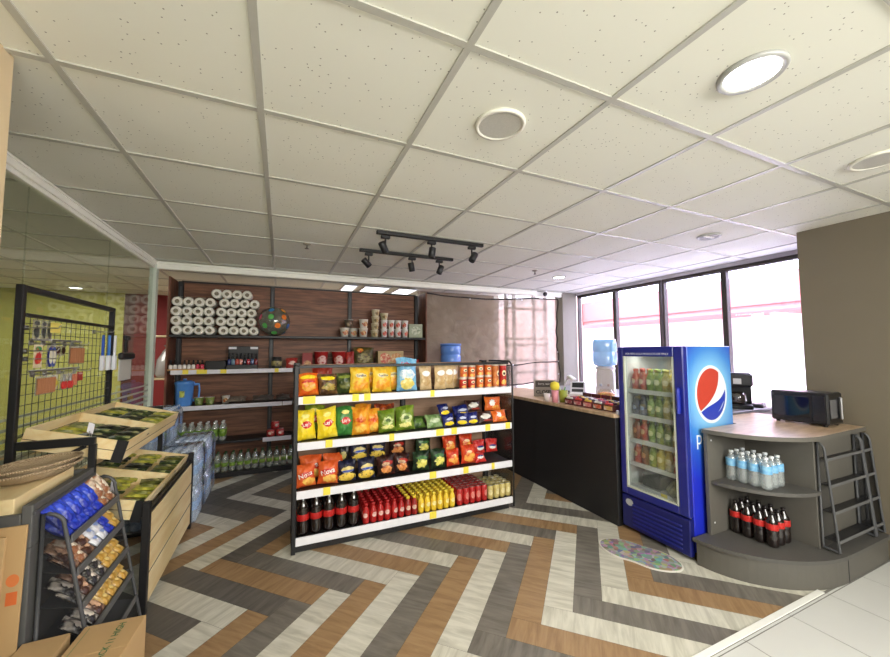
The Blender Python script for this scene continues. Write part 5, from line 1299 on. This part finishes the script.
# ------------------------------------------------------------------ tiered produce stand with peg grid
def stand():
    s = thing('produce_stand', 'pine tray stand with black frame and wire grid back along the glass partition', 'display stand', (-.9, 3.05, 0))
    L = lambda x0, x1, y0, y1, z0, z1: (x0+.9, x1+.9, y0-3.05, y1-3.05, z0, z1)
    Y0, Y1 = 2.47, 3.53
    for y in (Y0, Y1): MB().span(*L(-1.185, -1.155, y-.015, y+.015, 0, 1.755), 0, .003).build('rear_post', BLACK, s)
    MB().span(*L(-1.185, -1.155, Y0+.015, Y1-.015, 1.725, 1.755), 0, .003).build('top_bar', BLACK, s)
    MB().span(*L(-1.18, -1.155, Y0+.02, Y1-.02, 1.6, 1.618), 0, .002).build('grid_bar', BLACK, s)
    g = MB()
    n = 18
    for i in range(1, n): g.tube([(-1.166+.9, Y0+.02+(Y1-Y0-.04)*i/n-3.05, .62), (-1.166+.9, Y0+.02+(Y1-Y0-.04)*i/n-3.05, 1.605)], .0017, 5)
    for i in range(19): g.tube([(-1.163+.9, Y0+.02-3.05, .65+i*.051), (-1.163+.9, Y1-.02-3.05, .65+i*.051)], .0017, 5)
    go_ = g.build('wire_grid', DARKMETAL, s)
    for y in (2.565, 3.64): MB().span(*L(-.675, -.64, y-.018, y+.018, 0, .6), 0, .003).build('front_post', BLACK, s)
    for i in range(3):
        MB().span(*L(-.662, -.645, 2.585, 3.62, .045+i*.161, .045+i*.161+.152), 0, .002).build('front_board', PINE, s)
        if i < 2: MB().span(*L(-.662, -.6462, 2.585, 3.62, .045+i*.161+.1522, .045+(i+1)*.161-.0002)).build('slat_joint', BLACK, s)  # black fill in the board gap, standing in for its shade
    MB().span(*L(-.68, -.668, 2.585, 3.62, .04, .53)).build('gap_shade_panel', BLACK, s); MB().span(*L(-.667, -.643, 2.584, 3.621, .527, .55), 0, .002).build('front_rail', BLACK, s)  # black panel added behind the boards so their gaps look shaded
    for y in (2.477, 3.65):
        MB().span(*L(-1.18, -.86, y-.012, y+.012, .95, .99), 0, .003).build('side_arm', BLACK, s)
        MB().tube([(-1.17+.9, y-3.05, .8), (-.9+.9, y-3.05, .945)], .011, 6).build('side_strut', BLACK, s)
        MB().span(*L(-.885, -.855, y-.0118, y+.0118, .02, .954), 0, .003).build('side_post', BLACK, s)
        MB().span(*L(-1.15, -.86, y-.0118, y+.0118, .0, .02), 0, .003).build('foot_bar', BLACK, s)
    def tray(x0, z0, x1, z1, ya, yb, hgt, nm):
        th = math.atan2(z0-z1, x1-x0); ln = math.hypot(x1-x0, z0-z1)
        o = Matrix.Translation((x0+.9, -3.05, z0)) @ Matrix.Rotation(th, 4, 'Y')
        mb = MB(); mb.M = o; mb.span(0, ln, ya, yb, -hgt, -hgt+.012)
        t = mb.build('tray', PINE, s)
        for (a0, a1, b0, b1) in ((0, .012, ya, yb), (ln-.012, ln, ya, yb), (.012, ln-.012, ya, ya+.012), (.012, ln-.012, yb-.012, yb), (.012, ln-.012, (ya+yb)/2-.006, (ya+yb)/2+.006)):
            q = MB(); q.M = o; q.span(a0, a1, b0, b1, -hgt+.012, 0, 0, .0015)
            q.build('tray_side', PINE, t)
            if (a0, b0) != (.012, (ya+yb)/2-.006):                  # dark joint line between the two slats
                out = .0006
                k = MB(); k.M = o
                k.span(a0-(out if a0 == 0 else 0), a1+(out if a1 == ln else 0), b0-(out if b0 == ya else 0), b1+(out if b1 == yb else 0), -hgt*.52-.002, -hgt*.52+.0015)
                k.build('slat_joint', plain((92, 68, 40), .8), t)
        for y in (ya, yb):
            q = MB(); q.M = o; q.span(ln-.045, ln+.004, y-.006 if y == ya else y-.001, y+.001 if y == ya else y+.006, -hgt-.01, .004, 0, .001)
            q.build('corner_bracket', BLACK, s)
        return th, ln, hgt
    a = tray(-1.135, 1.052, -.735, .945, 2.5, 3.56, .1, 'upper')
    b = tray(-1.13, .705, -.67, .592, 2.59, 3.62, .1, 'lower')
    return a, b
(tu, lu, hu), (tl, ll, hl) = stand()
rr = random.Random(21)
PK = {'dark green': ((30, 46, 24), (70, 92, 40)), 'olive': ((108, 112, 50), (60, 66, 30)), 'yellow green': ((206, 200, 84), (130, 140, 50)), 'black': ((22, 24, 20), (60, 66, 50)), 'pale green': ((150, 160, 116), (90, 104, 66))}
sach = {}
def sachet(nm):
    def f():
        o = make_bag('seed_packet', 'seed packet', .098, .13, .022, PK[nm], [('printed_panel', 0, .5, .32, .3, (PK[nm][1], (224, 222, 150)), .25)], [], len(nm)); return o
    return Kind(f)
for k in PK: sach[k] = sachet(k)
seq = list(PK)
for trn, x0, z0, th, ln, hh, ya, yb in (('upper', -1.135, 1.052, tu, lu, hu, 2.52, 3.54), ('lower', -1.13, .705, tl, ll, hl, 2.61, 3.6)):
    for half in (0, 1):
        A = ya if half == 0 else (ya+yb)/2+.02; B = (ya+yb)/2-.02 if half == 0 else yb
        for r in range(3):
            for i in range(4):
                nm = seq[rr.choice([0, 0, 1, 2, 3, 3, 4] if half == 0 else [0, 1, 1, 2, 2, 3, 0])]
                u = .075+r*(ln-.15)/2; v = A+.055+i*(B-A-.11)/3; zz = -hh+.012+.036+.008*r+.016*half
                Mx = Matrix.Translation((x0, 0, z0)) @ Matrix.Rotation(th, 4, 'Y') @ Matrix.Translation((u, v, zz)) @ Matrix.Rotation(R(-90+rr.uniform(-10, 10)), 4, 'Z') @ Matrix.Rotation(-PI/2+.08, 4, 'X') @ Matrix.Translation((0, 0, -.065))
                sach[nm].put(Mx.to_translation(), Mx.to_euler(), '%s packet, %s along the %s row of the %s tray, %s half' % (nm, ORD[i], ('rear', 'middle', 'front')[r], trn, ('near', 'far')[half]), 'packets in the pine trays')
for nm, (x, y, z) in (('upper', (-.93, 2.6, .93)), ('lower', (-.86, 2.72, .572))):
    t = thing('price_card', 'white price card on a clip in the %s pine tray' % nm, 'sign', (x, y, z), R(50))
    MB().tube([(0, 0, 0), (0, 0, .07)], .003, 6).tube([(.02, 0, 0), (.005, 0, .06)], .002, 6).build('wire_clip', SILVER, t)
    MB().at((0, 0, .06), R(-30), R(30)).span(-.016, .016, -.001, .001, 0, .06).build('card', WHITE, t)
# hanging goods
def hook(y, z, lab, ln=.07):
    h = MB().tube([(-1.158, y, z), (-1.158+ln, y, z), (-1.158+ln+.008, y, z+.014)], .0028, 6).span(-1.1605, -1.1565, y-.018, y+.018, z-.012, z+.012).build('display_hook', SILVER); tag(h, lab, 'hook', 'hooks on the wire grid')
def blister(y, z0, z1, w, c, art, lab, x=-1.128, card=None, cat='packet'):
    t = MB().span(-.002, .0, -w/2, w/2, 0, z1-z0, 0, .0005).build('hanging_packet', film((232, 232, 226), .25, .1, .4) if card is None else plain(card, .5), None, (x, y, z0)); tag(t, lab, cat, 'packets hanging on the wire grid')
    h = z1-z0
    art(t, w, h)
    return t
def sticks(c):
    def f(t, w, h):
        for i in range(6):
            MB().at((.006, (i-2.5)*w*.16, .006), R((i*7) % 5-2)).span(-.004, .004, -w*.05, w*.05, 0, h*.82, 0, .003).build('wooden_stick', plain(c, .7), t)
    return f
def oval(c1, c2):
    def f(t, w, h):
        fn = lambda k: (lambda a, b: (k, a, b))
        for k, (m_, s_) in enumerate(((c1, .46), (c2, .32))):
            mb = MB(); blob(fn(.003+k*.002), 0, h*.46, w*s_, h*s_, mb, n=20); mb.build('insole_print', plain(m_, .5), t)
    return f
def pic(c1, c2):
    def f(t, w, h):
        mb = MB(); blob(lambda a, b: (.0012, a, b), 0, h*.4, w*.38, h*.28, mb, jag=.2); mb.build('picture', foil(*c1), t)
        mb = MB(); blob(lambda a, b: (.0012, a, b), 0, h*.82, w*.38, h*.1, mb); mb.build('header', foil(*c2), t)
    return f
def lens(t, w, h):
    for s_ in (-1, 1):
        mb = MB(); blob(lambda a, b: (.004, a, b), s_*w*.24, h*.5, w*.2, h*.36, mb); mb.build('dark_lens', plain((52, 22, 20), .2), t)
def sciss(t, w, h):
    for s_ in (-1, 1):
        MB().tube([(.006, s_*w*.2+w*.14*math.cos(2*PI*i/14), h*.3+h*.2*math.sin(2*PI*i/14)) for i in range(14)], .005, 6, closed=True).build('red_handle', plain((206, 44, 40), .4), t)
        MB().tube([(.004, s_*w*.1, h*.45), (.004, -s_*w*.06, h*.92)], .004, 6).build('blade', SILVER, t)
yz = 1.36
for y, z in ((2.55, 1.47), (2.65, 1.47), (2.75, 1.47), (2.86, 1.47), (2.95, 1.47), (2.575, 1.31), (2.68, 1.31), (2.815, 1.31), (2.99, 1.31)):
    hook(y, z, 'chrome hook on the wire grid, %s row' % ('upper' if z > 1.4 else 'lower')+', holding hanging packets')
blister(2.545, 1.345, 1.462, .07, None, pic(((220, 60, 60), (236, 180, 70)), ((60, 150, 90), (230, 120, 60))), 'colourful printed packet, first from left in the upper row of the grid', card=(240, 226, 190))
for i, (y, c) in enumerate(((2.625, (40, 56, 150)), (2.675, (60, 90, 170)))):
    blister(y, 1.345, 1.462, .055, None, oval(c, (236, 236, 210)), 'blue edged white oval insole packet, %s one in the upper row' % ('left', 'right')[i], -1.118-.008*i)
blister(2.745, 1.405, 1.46, .11, None, lens, 'dark red sunglasses packet in the upper row of the grid')
for i, y in enumerate((2.845, 2.9, 2.955)):
    blister(y, 1.352, 1.462, .052, None, sticks((158, 104, 66)), 'pack of brown wooden sticks, %s of three in the upper row' % ('left one', 'middle one', 'right one')[i], -1.12)
for i, y in enumerate((2.545, 2.6, 2.655)):
    blister(y, 1.205, 1.302, .052, None, sticks((166, 110, 72)), 'pack of brown wooden sticks, %s of three in the lower row' % ('left one', 'middle one', 'right one')[i], -1.12)
blister(2.715, 1.22, 1.302, .05, None, pic(((230, 210, 70), (80, 150, 60)), ((240, 240, 220), (200, 60, 50))), 'yellow and green packet in the lower row of the grid', card=(236, 232, 206))
for i, y in enumerate((2.775, 2.84)):
    blister(y, 1.212, 1.302, .062, None, sciss, 'red handled scissors packet, %s one in the lower row' % ('left', 'right')[i], -1.12)
blister(2.905, 1.222, 1.302, .05, None, sticks((190, 110, 80)), 'pack of reddish sticks right of the scissors in the lower row')
blister(2.985, 1.25, 1.302, .07, None, pic(((190, 50, 50), (120, 30, 30)), ((230, 200, 190), (200, 70, 60))), 'small red packet at the right end of the lower row', card=(190, 70, 66))
o = MB().span(-.0008, .0, -.05, .05, 0, .055).build('yellow_note', plain((246, 230, 120), .7), None, (-1.13, 2.695, 1.528)); tag(o, 'yellow paper note near the top of the wire grid', 'note')
for i, (y, w) in enumerate(((2.545, .06), (2.61, .05), (2.66, .05))):
    blister(y, 1.485, 1.59, w, None, pic(((70, 76, 76), (150, 156, 150)), ((60, 64, 66), (120, 124, 120))), 'clear and dark packet, %s of three near the top of the grid' % ('left one', 'middle one', 'right one')[i], -1.14)
for k, z in enumerate((1.488, 1.327)):
    r_ = MB().tube([(-1.15, 2.53, z), (-1.15, 3.02, z)], .006, 8).tube([(-1.16, 2.56, z), (-1.15, 2.56, z)], .004, 6).tube([(-1.16, 2.98, z), (-1.15, 2.98, z)], .004, 6).build('hook_rail', SILVER); tag(r_, 'chrome rail carrying the %s row of packets on the wire grid' % ('upper', 'lower')[k], 'rail')
for i, (z, dy) in enumerate(((1.545, 0), (1.43, .0), (1.39, .01))):
    hook(2.5+dy, z, 'chrome hook sticking out at the left post of the grid, %s of three' % ('top one', 'middle one', 'bottom one')[i], .12)
hook(3.22, 1.56, 'long chrome hook near the right end of the grid carrying blue brushes', .1)
def brush(y, x, c, lab):
    t = thing('cleaning_brush', lab, 'brush', (x, y, 1.3), R(90))
    MB().span(-.012, .012, -.006, .006, .09, .24, 0, .004).build('handle', plain(c, .4), t); MB().span(-.018, .018, -.01, .01, 0, .1, 0, .004).build('head', plain((226, 230, 236), .6), t)
brush(3.2, -1.1, (40, 84, 180), 'blue handled brush hanging at the right of the wire grid, left one')
brush(3.25, -1.085, (70, 130, 210), 'light blue handled brush hanging at the right of the wire grid, middle one')
brush(3.3, -1.07, (230, 234, 240), 'white handled brush hanging at the right of the wire grid, right one')
def dustpan():
    t = thing('dustpan_set', 'black and clear dustpan with black brush handle by the right grid post', 'dustpan', (-1.05, 3.42, 1.22), R(90))
    MB().span(-.11, .11, -.008, .0, 0, .15, 0, .002).build('pan', plain((192, 194, 186), .35), t)
    MB().span(-.115, .115, -.03, .006, .15, .2, 0, .01).build('pan_lip', BLACK, t)
    MB().span(-.02, .02, -.014, .004, .2, .29, 0, .006).span(-.03, .05, -.016, .006, .29, .325, 0, .006).build('brush_handle', BLACK, t)
dustpan()

# ------------------------------------------------------------------ grey cabinet with rack, basket and boxes
def cab():
    c = thing('snack_cabinet', 'low grey cabinet with raised rim at the left front', 'cabinet', (-1.02, 2.2, 0))
    L = lambda x0, x1, y0, y1, z0, z1: (x0+1.02, x1+1.02, y0-2.2, y1-2.2, z0, z1)
    GC_ = plain((88, 88, 86), .55)
    MB().span(*L(-1.15, -.853, 1.955, 2.46, 0, .68), 0, .002).build('carcass', GC_, c)
    MB().span(*L(-.885, -.853, 1.955, 2.46, .681, .84), 0, .003).build('rim_side', GC_, c)
    MB().span(*L(-1.15, -.886, 1.955, 1.975, .681, .81), 0, .003).build('rim_front', GC_, c)
    MB().span(*L(-1.15, -.886, 2.44, 2.46, .681, .84), 0, .003).build('rim_back', GC_, c)
    MB().span(*L(-.8525, -.845, 1.955, 2.46, .8, .815), 0, .002).build('edge_bead', GREYDARK, c)
cab()
o = MB().span(-1.145, -.92, 1.985, 2.43, .683, .862, 0, .003).build('pine_crate', PINE); tag(o, 'pale wooden crate set into the top of the grey cabinet', 'crate')
def basket():
    b = thing('wicker_tray', 'two stacked oval wicker trays on the pale crate', 'tray', (-.99, 2.27, .864), R(62))
    m, nt, bs = new_mat('wicker_weave')
    tc = nt.nodes.new('ShaderNodeTexCoord'); wv = nt.nodes.new('ShaderNodeTexWave'); wv.wave_type = 'RINGS'; wv.rings_direction = 'Z'; wv.inputs['Scale'].default_value = 80; wv.inputs['Distortion'].default_value = 5
    rp = nt.nodes.new('ShaderNodeValToRGB'); rp.color_ramp.elements[0].color = lin((160, 134, 98)); rp.color_ramp.elements[1].color = lin((216, 194, 158))
    bp = nt.nodes.new('ShaderNodeBump'); bp.inputs['Strength'].default_value = .8; bp.inputs['Distance'].default_value = .006
    nt.links.new(tc.outputs['Object'], wv.inputs['Vector']); nt.links.new(wv.outputs['Fac'], rp.inputs[0]); nt.links.new(rp.outputs[0], bs.inputs['Base Color']); nt.links.new(wv.outputs['Fac'], bp.inputs['Height']); nt.links.new(bp.outputs[0], bs.inputs['Normal']); bs.inputs['Roughness'].default_value = .8
    for k, z in enumerate((0, .022)):
        A, B = .175, .1
        def f(u, v, z=z):
            a = 2*PI*u; r = v; h = .004+.038*max(0, (r-.62)/.38)**1.6
            return (A*r*math.cos(a), B*r*math.sin(a), z+h)
        t = MB().grid(f, 48, 12).build('woven_tray', m, b)
        MB().tube([(A*math.cos(2*PI*i/48), B*math.sin(2*PI*i/48), z+.043) for i in range(48)], .006, 8, closed=True).build('rim', m, t)
basket()
side_rack('snack_rack', 'grey wire rack full of small snack packs on the grey cabinet', 'rack', (-.852, 2.0, .012), R(90), .485, (.13, .255, .385, .52, .655), .775, 2, .075, .21)
rr = random.Random(3)
SK = {'blue': ((28, 48, 170), (60, 90, 220)), 'brown white': ((150, 96, 60), (236, 222, 200)), 'black white': ((30, 26, 26), (220, 210, 196)), 'white': ((226, 226, 230), (150, 170, 220)), 'gold': ((190, 146, 60), (240, 214, 140)), 'dark brown': ((70, 40, 30), (200, 160, 130))}
def snack(nm):
    def f():
        return make_bag('snack_pack', 'snack pack', .058, .1, .032, SK[nm], [('two_tone_panel', 0, .5, .3, .3, (SK[nm][1], SK[nm][0]), .2)], [], len(nm))  # panel blotched between the pack's two colours
    return Kind(f)
SN = {k: snack(k) for k in SK}
plan = [(.655, ['blue']*5+['brown white']*2), (.52, ['dark brown', 'brown white', 'dark brown', 'white', 'white', 'blue', 'gold']), (.385, ['black white', 'dark brown', 'black white', 'black white', 'gold', 'gold', 'gold']), (.255, ['black white', 'black white', 'dark brown', 'gold', 'gold', 'gold', 'gold'])]
for t_, (z, names) in enumerate(plan):
    dd = .075+(.21-.075)*(1-z/.775)
    for r in range(2):
        for i, nm in enumerate(names):
            y = 2.035+i*.0685+rr.uniform(-.004, .004)
            if t_ == 3 and i < 3 and r == 1: continue
            x = -.852+dd-.012-.022*r; ln = .95+rr.uniform(-.08, .08)
            SN[nm].put((x, y, .012+z+.012+.036*r), (-min(ln, math.asin(min(.95, max(.3, (dd-.016-.022*r)/.1)))), 0, R(90)+rr.uniform(-.06, .06)), '%s snack pack, %s from near end, %s layer, %s tier of left rack' % (nm, ORD[i], ('front', 'rear')[r], ('top', 'second', 'third', 'fourth')[t_]), 'snack packs in the left wire rack')
# cardboard
def carton_box(name, lab, loc, rz, w, d, h, text=None):
    b = thing(name, lab, 'box', loc, rz)
    body = MB().span(0, w, -d, 0, 0, h-.004, 0, .002).build('carton_body', CARD, b)
    MB().span(0, w, -d, -d/2-.001, h-.004, h, 0, .001).build('top_flap', CARD, b); MB().span(0, w, -d/2+.001, 0, h-.004, h, 0, .001).build('top_flap', CARD, b)
    if text:
        mb = MB(); text_on(mb, text, lambda p, q: (p, q, h+.0008), w*.66, -d*.40, w=d*.66, rot=PI/2-.0, bold=.02); mb.build('green_lettering', plain((70, 110, 70), .8), body)
        MB().span(w*.1, w*.11, -d*.95, -d*.05, h+.0002, h+.0009).build('green_line', plain((110, 130, 90), .8), body)
        mb = MB(); blob(lambda p, q: (w+.0008, p, q), -d*.35, h*.62, .03, .03, mb, n=20); mb.build('green_mark', plain((120, 140, 100), .8), body)
    return b
carton_box('cardboard_box', 'cardboard box with green lettering at the bottom left corner', BOX1, BROT, .198, .34, .34, 'STACK 11 HIGH')
carton_box('cardboard_box', 'plain brown cardboard box left of the lettered box', BOX2, BROT2, .135, .27, .345)
def leaning():
    t = thing('folded_cardboard', 'folded cardboard sheets leaning on the grey cabinet front with orange print', 'cardboard', (-.92, 1.91, 0))
    a = MB().at((0, 0, 0), R(-3)).span(-.14, .062, -.012, -.004, 0, .775, 0, .001).build('sheet', CARD, t)
    b = MB().at((0, 0, 0), R(-3)).span(-.16, .012, -.028, -.016, 0, .745, 0, .001).build('sheet', plain((196, 164, 118), .85), t)
    MB().at((0, 0, 0), R(-3)).span(-.13, -.002, -.0295, -.0285, .64, .735).build('paper_label', plain((224, 206, 170), .8), b)
    MB().at((0, 0, 0), R(-3)).span(.022, .052, -.0135, -.0125, .5, .545).build('orange_print', plain((206, 104, 50), .8), a)
    mb = MB().at((0, 0, 0), R(-3)); blob(lambda p, q: (p, -.013, q), .036, .585, .018, .022, mb); mb.build('orange_print', plain((210, 120, 64), .8), a)
leaning()
